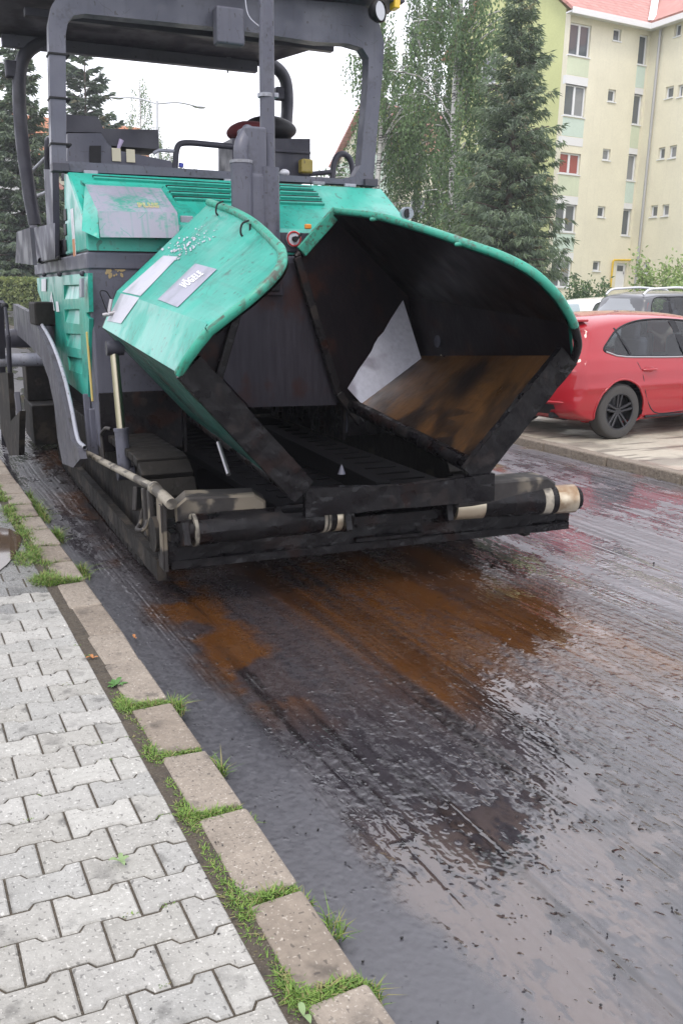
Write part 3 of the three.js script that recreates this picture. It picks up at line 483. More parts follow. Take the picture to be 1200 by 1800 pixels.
  // slots in the right rim, seen as pale lozenges
  for (const [x, y] of [[660, 386], [810, 430]]) { const p = mz(x, y, x < 700 ? .35 : 1.3); const g = new THREE.CapsuleGeometry(.014, .06, 4, 8).rotateZ(Math.PI / 2).rotateX(.5).translate(p.x, p.y, p.z); part('rim_lug', g, M.tealWorn, wrr); }
  // printed panels on the left wing, laid onto its skin
  const caster = new THREE.Raycaster(), camM = toM(CAM); wl.updateMatrixWorld(true);
  const loose = new THREE.Mesh(wl.geometry, M.teal);
  const conform = (quad, nu, nv, off, uvRot) => {
    const pos = [], uv = [], idx = [];
    for (let j = 0; j <= nv; j++) for (let i = 0; i <= nu; i++) {
      const a = i / nu, b = j / nv, X = k => quad[0][k] * (1 - a) * (1 - b) + quad[1][k] * a * (1 - b) + quad[2][k] * a * b + quad[3][k] * (1 - a) * b;
      const d = toM(CAM.clone().add(ray(X(0), X(1)))).sub(camM).normalize(); caster.set(camM, d); const h = caster.intersectObject(loose)[0]; if (!h) return null;
      const n = h.face.normal.clone(); if (n.dot(d) > 0) n.negate(); h.point.addScaledVector(n, off); pos.push(h.point.x, h.point.y, h.point.z); uv.push(a, 1 - b);
    }
    for (let j = 0; j < nv; j++) for (let i = 0; i < nu; i++) { const k = j * (nu + 1) + i; idx.push(k, k + nu + 1, k + 1, k + 1, k + nu + 1, k + nu + 2); }
    const g = new THREE.BufferGeometry(); g.setAttribute('position', new THREE.Float32BufferAttribute(pos, 3)); g.setAttribute('uv', new THREE.Float32BufferAttribute(uv, 2)); g.setIndex(idx); g.computeVertexNormals(); return g;
  };
  const onUp = (x, y) => { const g = conform([[x, y], [x + .5, y], [x + .5, y + .5], [x, y + .5]], 1, 1, 0); return V().fromBufferAttribute(g.attributes.position, 0); }, lift = (p, k) => p.add(V(-.6 * k, .7 * k, .3 * k));
  const grey = std({ color: lc(.47, .47, .53), roughness: .45, map: bumpTexPale(), side: THREE.DoubleSide });
  const pn = part('name_panel', conform([[344, 464], [382, 474], [313, 541], [278, 527]], 5, 8, .004), std({ color: lc(.33, .33, .40), roughness: .45, map: bumpTexPale(), side: THREE.DoubleSide }), wl);
  {
    const t = decal((x, w, h) => { x.clearRect(0, 0, w, h); x.fillStyle = '#ffffff'; x.font = 'bold 112px sans-serif'; x.textAlign = 'center'; x.textBaseline = 'middle'; x.fillText('VÖGELE', w / 2, h / 2 + 8); }, 1, 1, 512, 160);
    part('lettering', conform([[307, 500], [349, 471], [368, 482], [327, 515]], 6, 4, .008), std({ map: t, transparent: true, alphaTest: .4, roughness: .45, color: lc(.95, .95, .98), side: THREE.DoubleSide }), pn, true);
  }
  part('stripe', [conform([[214, 516], [246, 524], [214, 569], [189, 564]], 4, 5, .004), conform([[288, 450], [314, 452], [248, 521], [216, 514]], 4, 8, .004)], grey, wl);
  // the stripe breaks up into flecks towards the top
  { const fl = []; for (let i = 0; i < 150; i++) { const t = rnd(), cx = mix(300, 372, t) + rr(-16, 16), cy = mix(450, 402, t) + rr(-12, 12), k = rr(.9, 2.6) * (1.1 - t * .6); if (rnd() < t * .7) continue; const g = conform([[cx, cy - k], [cx + k, cy], [cx, cy + k], [cx - k * 1.2, cy]], 1, 1, .004); if (g) fl.push(g); } const o = part('stripe_flecks', fl, grey, wl); o.userData.kind = 'stuff'; }
  // locking pins and cable at the wing edge
  { const a = lift(onUp(196, 560), .03), b = lift(onUp(204, 536), .05); part('locking_pin', [rod(a, b, .012), rod(a.clone().add(V(-.03, 0, -.02)), a.clone().add(V(.05, .02, .02)), .014)], M.steel, wl); part('cable_loop', [tube([b, b.clone().add(V(-.03, .05, 0)), b.clone().add(V(-.07, .05, .02)), b.clone().add(V(-.06, 0, .02)), a], .004, 6)], M.black, wl);
    const c = lift(onUp(388, 372), .02), d = lift(onUp(432, 408), .02); for (const q of [c, d]) part('cable_tie', tube([q.clone().add(V(.03, .05, 0)), q.clone().add(V(-.01, .03, 0)), q.clone().add(V(-.02, -.03, .01)), q.clone().add(V(.02, -.05, .02)), q.clone().add(V(.03, .03, .02))], .006, 6), M.black, wl); }

  // --- front apron, bumper and push rollers ---
  const ap = []; { const a = V(-.52, .60, 1.57), b = V(.66, .60, 1.62), g = G(new THREE.BoxGeometry(a.distanceTo(b), .16, .05, 40, 6, 2)); lump(g, .010, 7, 9); const q = g.attributes.position; for (let i = 0; i < q.count; i++) { const x = q.getX(i); if (q.getY(i) > 0) q.setY(i, q.getY(i) - .025 * Math.sin((x + .6) * 2.6) ** 2); } g.computeVertexNormals(); ap.push(beamAt(g, a, b)); }
  part('front_apron', ap, M.bitumen);
  const L0 = V(-1.22, 0, 1.24), R0 = V(1.36, 0, 1.38), bd = R0.clone().sub(L0).normalize(), bp = (t, v, k) => L0.clone().addScaledVector(bd, t).add(V(0, v, k));
  const bm = part('bumper', [lump(G(beamGeo(2.58, .17, .2, 50)), .010, 8, 12).applyMatrix4(beamM(L0, R0, .34, 0)), lump(G(beamGeo(2.58, .05, .32, 50)), .008, 8, 13).applyMatrix4(beamM(L0, R0, .435, .02))], M.bitumen);
  part('bumper_lip', lump(G(beamGeo(2.56, .045, .06, 40)), .008, 9, 14).applyMatrix4(beamM(L0, R0, .262, .09)), M.bitumen, bm);
  for (const [u0, u1] of [[.62, 1.28]]) for (const v of [.40, .31]) part('bumper_rib', lump(G(beamGeo(.42, .02, .05, 12)), .005, 9, 15).applyMatrix4(beamM(bp(1.07, 0, 0), bp(1.52, 0, 0), v, .13)), M.bitumen, bm);
  const roller = (a, b, seed, bare) => {
    const L = a.distanceTo(b), g = new THREE.CylinderGeometry(.085, .085, L, 28, 40); lump(G(g), .0, 1); const q = g.attributes.position; for (let i = 0; i < q.count; i++) { const y = q.getY(i), an = Math.atan2(q.getZ(i), q.getX(i)), R = Math.hypot(q.getX(i), q.getZ(i)); if (R > .05) { const k = 1 + .12 * (fbm(an * 2 + 9, y * 6 + 9, 4, seed) - .45); q.setX(i, q.getX(i) * k); q.setZ(i, q.getZ(i) * k); } } g.computeVertexNormals();
    const Q = new THREE.Quaternion().setFromUnitVectors(UP, b.clone().sub(a).normalize()), mid = a.clone().add(b).multiplyScalar(.5); g.applyQuaternion(Q).translate(mid.x, mid.y, mid.z);
    const o = part('push_roller', g, M.bitumen), D = b.clone().sub(a).normalize();
    for (const [t0, t1, m] of bare) part('bare_band', rod(a.clone().addScaledVector(D, t0 * L), a.clone().addScaledVector(D, t1 * L), .089, .089, 28), m, o);
    part('axle', rod(a.clone().addScaledVector(D, -.05), a, .06, .06, 20), M.bitumen, o); part('axle', rod(b, b.clone().addScaledVector(D, .035), .07, .07, 20), M.bitumen, o); return o;
  };
  M.bareSteel = std({ map: tex(256, 256, tile((u, v) => { const n = fbm(u * 6, v * 6, 5, 141); return mixc([.62, .55, .42], [.25, .16, .09], sst(.45, .7, n)); }), true), metalness: .75, roughness: .36, bumpMap: bumpFine, bumpScale: .001 });
  roller(my(338, 932, .47), my(604, 905, .47), 151, [[.0, .02, M.mudPale], [.83, .85, M.mudPale], [.86, .875, M.mudPale], [.915, 1.0, M.bareSteel]]);
  roller(my(800, 888, .47), my(1006, 876, .47), 161, [[-.02, .21, M.bareSteel], [.71, .78, M.mudPale], [.83, 1.0, M.bareSteel]]);
  for (const t of [.06, .98, 1.62, 2.5]) part('roller_bracket', beam(bp(t, .40, .02), bp(t, .47, .26), .04, .13), M.bitumen, bm);
  // dirty cross beams behind the rollers
  for (const [a, b] of [[my(318, 872, .63), my(470, 866, .63)], [my(800, 850, .62), my(968, 836, .62)]]) { const L = a.distanceTo(b) + .02, g = G(prism([[0, -.07], [L - .05, -.07], [L, -.03], [L, .03], [L - .06, .07], [.06, .07], [0, .02]], .2, .012)); part('cross_beam', g.applyMatrix4(new THREE.Matrix4().makeBasis(b.clone().sub(a).normalize(), V(0, 1, 0), b.clone().sub(a).normalize().cross(V(0, 1, 0))).setPosition(a.clone().add(V(0, -.07, -.16)))), M.mudMix); }
  // left end: plates, pale push rail and brackets
  const ra = mx(140, 790, -1.34), rb = mx(272, 858, -1.24), rc = mx(302, 886, -1.21);
  const rail = part('push_rail', [rod(ra, rb, .022, .024), rod(rb, rc, .032, .032), rod(rb.clone().add(V(0, 0, -.02)), rb.clone().add(V(0, 0, .03)), .036)], M.mudMixPale);
  const ep = part('end_plate', [bar3(-1.25, -1.225, .22, .62, 1.20, 1.34, .006), bar3(-1.262, -1.25, .24, .60, 1.30, 1.345, .004)], M.mudMix); part('end_disc', rod(V(-1.275, .40, 1.18), V(-1.24, .40, 1.18), .10, .10, 20), M.muddyShaded, ep);
  part('side_skirt', lump(G(new THREE.BoxGeometry(.05, .12, 4.2, 2, 3, 40)), .008, 8, 21).translate(-1.235, .19, -.9), M.muddyShaded);
  part('side_skirt', lump(G(new THREE.BoxGeometry(.05, .12, 4.2, 2, 3, 40)), .008, 8, 22).translate(1.235, .19, -.9), M.muddyShaded);
  const hk = part('tow_hook', [bent([V(-1.27, .50, .95), V(-1.29, .40, .93), V(-1.33, .39, 1.0), V(-1.30, .40, 1.08), V(-1.26, .44, 1.02)], .013, .04), beam(V(-1.26, .62, .95), V(-1.26, .34, .98), .03, .06), beam(V(-1.26, .64, 1.1), V(-1.26, .30, 1.12), .03, .05), beam(V(-1.25, .58, .72), V(-1.27, .44, .75), .03, .09)], M.mudMix);
  part('strut', [rod(mx(173, 755, -1.26), mx(180, 810, -1.26), .012), bent([mx(184, 815, -1.27), mx(178, 762, -1.27), mx(186, 752, -1.27), mx(196, 754, -1.27)], .012, .04)], M.mudMix);
  part('strut', [rod(mx(384, 778, -.75), mx(402, 834, -.75), .014)], M.steel);
  part('strut', [beam(mx(152, 692, -1.30), mx(160, 798, -1.30), .05, .035), beam(mx(163, 718, -1.28), mx(168, 800, -1.28), .05, .05)], M.grey);
}
function beamGeo(L, h, d, n) { return new THREE.BoxGeometry(L, h, d, n, 6, 5); }
function beamM(a, b, v, k) { const D = b.clone().sub(a).normalize(), Z = D.clone().cross(V(0, 1, 0)).normalize(); return new THREE.Matrix4().makeBasis(D, V(0, 1, 0), Z).setPosition(a.clone().add(b).multiplyScalar(.5).add(V(0, v, 0)).addScaledVector(Z, k)); }
function beamAt(g, a, b) { return g.applyMatrix4(new THREE.Matrix4().makeBasis(b.clone().sub(a).normalize(), V(0, 1, 0), b.clone().sub(a).normalize().cross(V(0, 1, 0))).setPosition(a.clone().add(b).multiplyScalar(.5))); }
function bumpTexPale() { return bumpTexPale.t ??= tex(256, 256, tile((u, v) => { const n = fbm(u * 6, v * 6, 5, 171), f = vn(u * 90, v * 90, 172); return mixc([1, 1, 1], [.55, .6, .58], .8 * sst(.5, .75, n) + (f > .9 ? .4 : 0)); }), true); }

// --- hood, exhaust, canopy, platform and side gear of the paver ---
{
  const B = -.47, U0 = -1.275, U1 = 1.275;
  // hood: profile in (w, v) run across the machine
  const slopeTop = [-1.13, 2.555], slopeBot = [-.50, 2.17];
  const prof = [[B, 1.985], [B - .005, 2.14], slopeBot, slopeTop, [-1.32, 2.575], [-1.5, 1.985]];
  const acr = (pts, u0, u1, bv = .006) => G(prism(pts, u1 - u0, bv)).applyMatrix4(new THREE.Matrix4().makeBasis(V(0, 0, 1), V(0, 1, 0), V(-1, 0, 0)).setPosition(u1, 0, 0));
  const hood = part('hood', acr(prof, U0, U1, .012), M.teal);
  part('hood_seam', bar3(U0 + .01, U1 - .01, 1.972, 1.99, -1.5, B - .008, .002), M.black, hood);
  const sN = V(0, slopeBot[0] - slopeTop[0], slopeTop[1] - slopeBot[1]).normalize();          // outward normal of the sloping face
  const S = (x, y, k = 0) => { const W = q => mO.clone().addScaledVector(mU, q.x).addScaledVector(mV, q.y).addScaledVector(mW, q.z); const n = mV.clone().multiplyScalar(sN.y).addScaledVector(mW, sN.z); return toM(onPlane(x, y, n, W(V(0, slopeTop[1] + sN.y * k, slopeTop[0] + sN.z * k)))); };
  // raised cover with worn grey paint
  const tq = [S(172, 371, .10), S(312, 374, .10), S(283, 331, .03), S(150, 324, .03)];
  const cov = part('hood_cover', [quadPatch(...tq, 6, 4), quadPatch(tq[0].clone().add(V(.0, -.17, .045)), tq[1].clone().add(V(.0, -.17, .045)), tq[1], tq[0], 6, 3)], M.hoodGrey ??= (() => { const g = paint([.27, .27, .33], [.03, .26, .19], 43, .9, { r0: .35 }); return g; })(), hood);
  part('cover_cheek', [quadPatch(S(144, 405), tq[0].clone().add(V(-.005, -.18, .04)), tq[0], tq[3], 2, 2), quadPatch(tq[3], tq[2], S(288, 327), S(144, 320), 2, 2), quadPatch(tq[1].clone().add(V(0, -.17, .045)), S(322, 402), S(290, 328), tq[2], 2, 2)], M.teal, hood);
  { const t = decal((x, w, h) => { x.clearRect(0, 0, w, h); x.strokeStyle = '#c9b23a'; x.lineWidth = 4; x.font = 'bold 96px sans-serif'; x.textAlign = 'center'; x.textBaseline = 'middle'; x.globalAlpha = 1; x.strokeText('PLUS', w / 2, h / 2); }, 1, 1, 320, 128);
    const L = (x, y) => { const p = S(x, y, .085); return p.addScaledVector(sN, .012); };
    part('lettering', quadPatch(L(236, 370), L(290, 371), L(284, 357), L(232, 356), 1, 1), std({ map: t, transparent: true, alphaTest: .3, roughness: .5, side: THREE.DoubleSide }), cov, true); }
  // ventilation louvres
  for (const [xa, xb, side] of [[0, 1, -1], [0, 1, 1]]) {
    const rows = side < 0 ? [[[163, 310], [405, 324]], [[292, 327], [405, 333]], [[298, 337], [405, 342]], [[304, 346], [405, 351]]] : [[[489, 327], [548, 330]], [[489, 335], [556, 338]], [[489, 344], [562, 347]], [[489, 353], [567, 356]]];
    for (const [p, q] of rows) { const a = S(...p, .004), b = S(...q, .004); part('vent_slot', beam(a, b, .028, .01, sN, .002), M.black, hood); const o = V(0, -.02, .033); part('vent_slat', beam(a.clone().add(o), b.clone().add(o), .02, .035, sN, .005), M.teal, hood); }
  }
  part('catch', box(.09, .05, .03, ...S(328, 386, .01).toArray(), .006), M.greyPale, hood);
  for (const [x, y] of [[160, 303], [405, 318], [560, 322], [615, 326]]) part('hinge', box(.10, .025, .03, ...mz(x, y, -1.16).toArray(), .004), M.greyPale, hood);
  // slots and stickers on the left cheek of the hood
  for (const y of [378, 404, 432]) { const p = mx(116, y, U0); part('side_slot', box(.012, .085, .13, U0 - .001, p.y, p.z, .03), M.black, hood); }
  { const p = mx(130, 410, U0); part('sticker', bar3(U0 - .004, U0, p.y - .17, p.y + .17, p.z - .06, p.z + .06, .001), M.white, hood); part('sticker', bar3(U0 - .006, U0 - .001, p.y - .165, p.y - .04, p.z - .055, p.z + .055, .001), std({ color: lc(.45, .2, .1), roughness: .6 }), hood); }
  // recess with round sign beside the exhaust
  const gz = mz(516, 425, B + .02); part('recess', bar3(gz.x - .12, gz.x + .13, 2.0, 2.14, B - .02, B + .012, .006), M.greyDark, hood);
  part('round_sign', [rod(V(gz.x, gz.y + .02, B), V(gz.x, gz.y + .02, B + .03), .058, .058, 28)], M.white, hood); part('sign_ring', new THREE.TorusGeometry(.05, .007, 8, 28).translate(gz.x, gz.y + .02, B + .03), std({ color: lc(.5, .03, .03), roughness: .5 }), hood); part('valve', [rod(V(gz.x, gz.y + .02, B + .03), V(gz.x, gz.y + .02, B + .07), .018), rod(V(gz.x, gz.y, B + .055), V(gz.x + .05, gz.y + .06, B + .055), .009)], M.black, hood);
  part('marker_light', box(.05, .035, .03, gz.x + .11, gz.y + .11, B + .03, .008), std({ color: lc(.7, .25, .03), roughness: .4 }), hood);
  part('headlight', [rod(mz(712, 374, -.62), mz(716, 375, -.55), .045, .05, 20)], M.greyPale, hood); part('headlight_rim', [rod(mz(714, 375, -.548), mz(716, 375, -.538), .035, .035, 20)], M.black, hood);

  // exhaust: boxed foot, side canister, tall pipe
  const ex = mz(450, 400, -.3).x, ew = -.36;
  const foot = part('exhaust_tower', [box(.26, .60, .22, ex + .005, 2.23, ew, .045, 3), box(.155, .40, .2, ex - .0, 2.62, ew, .02, 2)], M.grey);
  part('canister', [rod(V(ex - .105, 1.97, ew + .08), V(ex - .105, 2.585, ew + .08), .075, .075, 24), rod(V(ex + .10, 1.97, ew + .06), V(ex + .10, 2.56, ew + .06), .075, .075, 24)], M.grey, foot);
  part('canister_ring', [rod(V(ex - .105, 2.575, ew + .08), V(ex - .105, 2.595, ew + .08), .079, .079, 24)], M.greyPale, foot);
  part('elbow', bent([V(ex - .105, 2.58, ew + .08), V(ex - .105, 2.70, ew + .07), V(ex - .02, 2.80, ew + .02)], .052, .07, 14), M.grey, foot);
  const pp = mz(468, 120, ew).x; part('exhaust_pipe', rod(V(pp, 2.55, ew), V(pp + .01, 4.2, ew), .052, .052, 22), M.grey); part('pipe_clamp', [rod(mz(467, 168, ew).add(V(0, -.012, 0)), mz(467, 168, ew).add(V(0, .012, 0)), .057, .057, 20), box(.05, .03, .05, ...mz(482, 168, ew).toArray(), .004)], M.greyPale, foot);
  part('wire', tube([mz(430, -10, -.9), mz(436, 25, -.8), mz(462, 52, -.5)], .005, 5), M.greyPale, foot);

  // canopy: front frame cut from plate, roof, rear hoops
  const fw = -1.2, Z = (p) => mz(p[0], p[1], fw);
  const outer = [[92, 300], [88, 150], [86, 40], [92, 8], [112, -22], [180, -30], [640, 8], [664, 32], [675, 75], [672, 130], [664, 220], [655, 326]].map(Z);
  const inner = [[117, 283], [116, 60], [120, 38], [130, 27], [150, 24], [383, 48], [560, 74], [610, 76], [637, 84], [648, 102], [646, 150], [634, 290], [624, 310], [600, 314]].map(Z);
  const fr = part('canopy_frame', [plate(outer.slice().reverse(), .12, [inner])], M.grey);
  part('frame_tie', [box(.15, .016, .135, ...mz(102, 98, fw - .06).toArray(), .004)], M.black, fr); part('frame_tie', [box(.15, .016, .135, ...mz(104, 175, fw - .06).toArray(), .004)], M.black, fr); part('frame_tie', [box(.15, .016, .135, ...mz(106, 255, fw - .06).toArray(), .004)], M.black, fr);
  part('frame_foot', [box(.12, .06, .12, ...mz(106, 295, fw - .02).toArray(), .006)], M.greyDark, fr); part('frame_foot', [box(.12, .06, .12, ...mz(648, 322, fw - .02).toArray(), .006)], M.greyDark, fr);
  const rf = part('canopy_roof', [plate([V(-1.5, 3.96, -1.02), V(-1.62, 3.84, -3.0), V(.86, 3.84, -3.0), V(1.38, 3.9067, -1.9), V(1.4, 3.96, -1.02)], .2)], M.greyDark);
  part('roof_rib', [beam(V(-1.5, 3.80, -2.9), V(.8, 3.80, -2.9), .08, .1)], M.grey, rf); part('roof_rib', [beam(V(-1.4, 3.81, -2.0), V(1.2, 3.81, -2.0), .08, .06)], M.greyDark, rf); part('roof_rib', [beam(V(-1.3, 3.81, -1.45), V(-.2, 3.81, -1.5), .03, .05)], M.greyPale, rf);
  part('roof_box', [box(.22, .26, .12, ...mz(402, 48, -1.12).toArray(), .02)], M.grey, rf);
  part('cable_clip', [bent([mz(398, 90, -2.9), mz(402, 118, -2.9), mz(400, 128, -2.9)], .008, .02), box(.05, .09, .01, ...mz(402, 92, -2.85).toArray(), .003)], M.greyPale, rf);
  const yl = mz(640, 2, -1.05); part('warning_beam', [box(.62, .09, .12, yl.x - .08, yl.y + .08, yl.z, .02), box(.05, .16, .1, yl.x + .27, yl.y + .05, yl.z, .01)], M.yellow, rf);
  { const p = mz(663, 20, -1.0), w = part('work_lamp', [new THREE.LatheGeometry([[0, -.06], [.05, -.055], [.08, -.01], [.085, .03], [.07, .035]].map(q => new THREE.Vector2(...q)), 24).rotateX(Math.PI / 2).rotateY(.5).translate(p.x, p.y, p.z)], M.black, rf); part('lamp_glass', new THREE.CircleGeometry(.07, 24).rotateY(.5).translate(p.x + .012, p.y, p.z + .026), phy({ color: lc(.35, .36, .38), metalness: .5, roughness: .12, clearcoat: 1 }), rf); }
  { const hw = -2.9, q = (x, y) => mz(x, y, hw); 
    const h1 = part('rear_hoop', bent([q(62, 395), q(38, 250), q(32, 120), q(52, 82), q(100, 66)], .058, .28, 14), M.greyDark); part('hoop_lamp', box(.10, .14, .08, ...q(20, 122).toArray(), .015), M.greyDark, h1);
    const h2 = part('rear_hoop', bent([q(501, 250), q(507, 155), q(494, 122), q(455, 104)], .06, .3, 14), M.greyDark); part('hoop_lamp', [box(.09, .12, .08, ...q(491, 165).toArray(), .015)], M.greyDark, h2); }
  // operator platform
  part('platform', [bar3(-1.25, 1.25, 2.0, 2.12, -3.6, -1.35, .01), bar3(-1.2, 1.2, 2.12, 2.58, -1.5, -1.42, .01)], M.greyDark);
  const sp = part('side_panel', [plate([mx(60, 402, -1.28), mx(104, 392, -1.28), mx(104, 455, -1.28), mx(66, 461, -1.28)], .03), plate([mx(88, 298, -1.25), mx(104, 300, -1.25), mx(106, 455, -1.25), mx(97, 455, -1.25)], .05)], M.grey);
  part('panel_gap', [beam(mx(70, 460, -1.295), mx(105, 453, -1.295), .02, .03)], M.black, sp);
  part('mudguard', [plate([mx(36, 408, -1.5), mx(60, 400, -1.5), mx(66, 466, -1.5), mx(34, 462, -1.5)], .03)], M.greyDark);
  part('handrail', bent([mx(92, 388, -1.2), mx(84, 300, -1.2), mx(84, 246, -1.2), mx(96, 240, -1.0)], .028, .1, 10), M.greyDark); part('handrail', [bent([mx(74, 458, -1.3), mx(46, 345, -1.3), mx(42, 280, -1.3)], .035, .2, 10)], M.greyDark);
  part('gas_strut', rod(mx(42, 250, -1.3), mx(50, 300, -1.3), .018), M.steel);
  part('step_rail', [rod(mx(58, 300, -1.25), mx(82, 276, -1.2), .016), rod(mx(62, 346, -1.25), mx(82, 338, -1.2), .016)], M.greyPale);
  const cw = -1.75, C = (x, y, w = cw) => mz(x, y, w);
  const c1 = part('control_console', [plate([C(119, 234), C(178, 234), C(200, 263), C(300, 283), C(309, 296), C(309, 310), C(119, 310)].reverse(), .35)], M.grey); c1.userData.label = 'grey console behind the left half of the hood';
  part('console_hood', [plate([C(117, 201), C(172, 205), C(182, 226), C(278, 228), C(280, 262), C(192, 256), C(178, 233), C(117, 232)].reverse(), .4)], M.greyDark, c1);
  for (const [x, y] of [[205, 272], [230, 274]]) part('label_plate', box(.07, .1, .008, ...C(x, y, cw + .01).toArray(), .002), std({ color: lc(.6, .56, .42), roughness: .6 }), c1);
  part('screen', plate([C(158, 256, cw + .012), C(178, 256, cw + .012), C(178, 286, cw + .012), C(158, 286, cw + .012)].reverse(), .01), M.black, c1);
  part('lever', [rod(C(208, 262), C(214, 246), .012, .02)], std({ color: lc(.5, .42, .6), roughness: .5 }), c1); part('blue_cap', rod(C(318, 294), C(319, 287), .02), std({ color: lc(.05, .07, .4), roughness: .5 }), c1);
  const c2 = part('control_console', [plate([C(408, 243), C(545, 244), C(545, 320), C(408, 320)].reverse(), .4), bar3(C(408, 300).x, C(545, 300).x, C(408, 262).y, C(408, 258).y, cw, cw + .02, .004)], M.greyDark); c2.userData.label = 'dark console behind the exhaust';
  { const a = C(436, 232, -2.0), b = C(482, 224, -2.0); part('seat_cushion', lump(new THREE.SphereGeometry(1, 24, 16).scale(.19, .085, .2), .01, 6, 31).rotateZ(.1).translate(a.x, a.y, a.z), M.redFab, c2); part('seat_back', lump(new THREE.SphereGeometry(1, 24, 16).scale(.24, .11, .16), .012, 6, 32).translate(b.x, b.y, b.z - .1), M.black, c2); }
  part('yellow_case', [box(.11, .12, .1, ...C(537, 293, cw + .08).toArray(), .02)], M.olive ??= paint([.28, .22, .04], [.1, .08, .03], 47, .5), c2); part('white_cap', new THREE.SphereGeometry(.045, 12, 8).scale(1, .7, 1).translate(...C(500, 304, cw + .1).toArray()), M.white, c2);
  part('guard_rail', bent([C(308, 300), C(310, 255), C(326, 250), C(410, 258)], .024, .1, 10), M.greyDark); part('guard_rail', bent([C(583, 320), C(588, 276), C(604, 268), C(618, 282), C(621, 320)], .026, .12, 10), M.greyDark); part('guard_rail', bent([C(545, 306), C(585, 302)], .02, .1, 8), M.greyDark); part('guard_rail', bent([C(270, 270), C(278, 264), C(310, 266)], .014, .04, 8), M.greyPale);

  // teal side panel with four pressed pockets
  const sx = -1.292, sq = (p) => mx(p[0], p[1], sx), ol = [[155, 480], [65, 489], [67, 512], [84, 556], [101, 614], [120, 673], [149, 696], [155, 700], [157, 560], [153, 556], [152, 550], [157, 548]].map(sq);
  const pk = [[[112, 501], [139, 500], [139, 525], [113, 526]], [[114, 544], [140, 543], [140, 570], [115, 566]], [[116, 586], [142, 587], [143, 614], [118, 608]], [[119, 626], [145, 630], [146, 658], [122, 650]]].map(h => h.map(sq));
  const tp = part('side_cover', [plate(ol, .03, pk)], M.teal);
  for (const h of pk) { part('pocket', [quadPatch(h[0].clone().add(V(.03, 0, 0)), h[1].clone().add(V(.03, 0, 0)), h[2].clone().add(V(.004, 0, 0)), h[3].clone().add(V(.004, 0, 0)), 2, 2)], M.teal, tp); }
  part('latch_handle', [plate([[145, 490], [149, 489], [149, 522], [145, 523]].map(p => mx(p[0], p[1], sx - .02)), .02)], M.greyPale, tp);
  part('edge_tape', [beam(mx(153, 583, sx - .004), mx(163, 706, sx - .004), .016, .02)], std({ color: lc(.45, .36, .12), roughness: .6 }), tp);
  part('sticker', plate([[74, 491], [82, 490], [82, 512], [74, 512]].map(p => mx(p[0], p[1], sx - .006)), .004), M.white, tp);
  { const mk = std({ color: lc(.7, .72, .74), roughness: .5, side: THREE.DoubleSide }), q = (x, y) => mx(x, y, sx - .005); part('emblem', [plate([q(87, 546), q(91, 513), q(97, 546)], .004, [[q(89.5, 540), q(91, 524), q(94, 540)]])], mk, tp); part('emblem', [plate([q(99, 530), q(103, 530), q(105, 548), q(100, 548)], .004)], mk, tp); }
  for (const x of [78, 105, 145]) part('bolt', new THREE.SphereGeometry(.02, 10, 6).translate(...mx(x, 483 - (x - 78) * .03, sx - .01).toArray()), M.greyDark, tp);

  // tow arm of the screed on the left, and the screed behind
  const au = -1.40, AQ = p => mx(p[0], p[1], au);
  const arm = part('tow_arm', [plate([[32, 534], [62, 549], [84, 587], [101, 624], [115, 668], [127, 720], [137, 772], [150, 787], [154, 806], [142, 821], [122, 814], [113, 770], [107, 711], [97, 665], [84, 630], [62, 607], [34, 584]].map(AQ), .05)], M.armGrey ??= paint([.062, .062, .078], [.02, .018, .018], 53, .7, { r0: .45, coat: 0 }));
  part('arm_flange', [tube([[58, 549], [84, 587], [101, 624], [115, 668], [127, 720], [137, 770], [150, 787]].map(p => mx(p[0], p[1], au - .005)), .016, 6, 50)], M.greyPale, arm);
  { const t = decal((x, w, h) => { x.clearRect(0, 0, w, h); x.fillStyle = '#b9bcc4'; x.font = 'bold 100px sans-serif'; x.textAlign = 'center'; x.textBaseline = 'middle'; x.fillText('VÖGELE', w / 2, h / 2 + 4); }, 1, 1, 512, 140);
    const q = (x, y) => mx(x, y, au - .012); part('lettering', quadPatch(q(95, 640), q(115, 728), q(124, 726), q(106, 640), 3, 1), std({ map: t, transparent: true, alphaTest: .4, roughness: .6, side: THREE.DoubleSide }), arm, true); }
  part('arm_head', [bar3(au - .06, au + .12, 1.42, 1.62, mx(76, 545, au).z - .55, mx(76, 545, au).z - .1, .02)], M.muddyShaded, arm);
  part('arm_marker', plate([AQ([54, 590]), AQ([61, 592]), AQ([61, 606]), AQ([55, 604])].map(p => p.add(V(-.006, 0, 0))), .004), M.yellow, arm);
  const scr = part('screed', [bar3(-1.35, 1.35, .06, .5, -5.2, -4.3, .02), bar3(-1.35, 1.35, .5, .95, -5.1, -4.7, .02)], M.muddyShaded);
  part('screed_rail', [rod(V(-1.9, 1.0, -4.2), V(1.2, 1.0, -4.2), .07, .07, 16)], M.greyPale, scr); part('screed_tube', [rod(V(-1.9, 1.22, -4.3), V(1.2, 1.22, -4.3), .10, .10, 16)], M.greyDark, scr);
  const g = (x, y) => mx(x, y, -1.62);
  part('depth_crank', [rod(g(10, 540), g(15, 590), .016), rod(g(15, 590), g(18, 655), .022)], M.greyDark, scr); part('crank_knob', new THREE.SphereGeometry(.035, 12, 8).translate(...g(9, 538).toArray()), M.black, scr);
  part('end_gate', [plate([g(6, 655), g(24, 655), g(29, 740), g(46, 722), g(44, 800), g(26, 800), g(10, 752)], .05)], M.muddyShaded, scr); part('gate_post', beam(g(2, 530), g(8, 780), .06, .05), M.greyDark, scr); part('gate_post', beam(g(30, 690), g(40, 770), .05, .05), M.greyDark, scr);
}

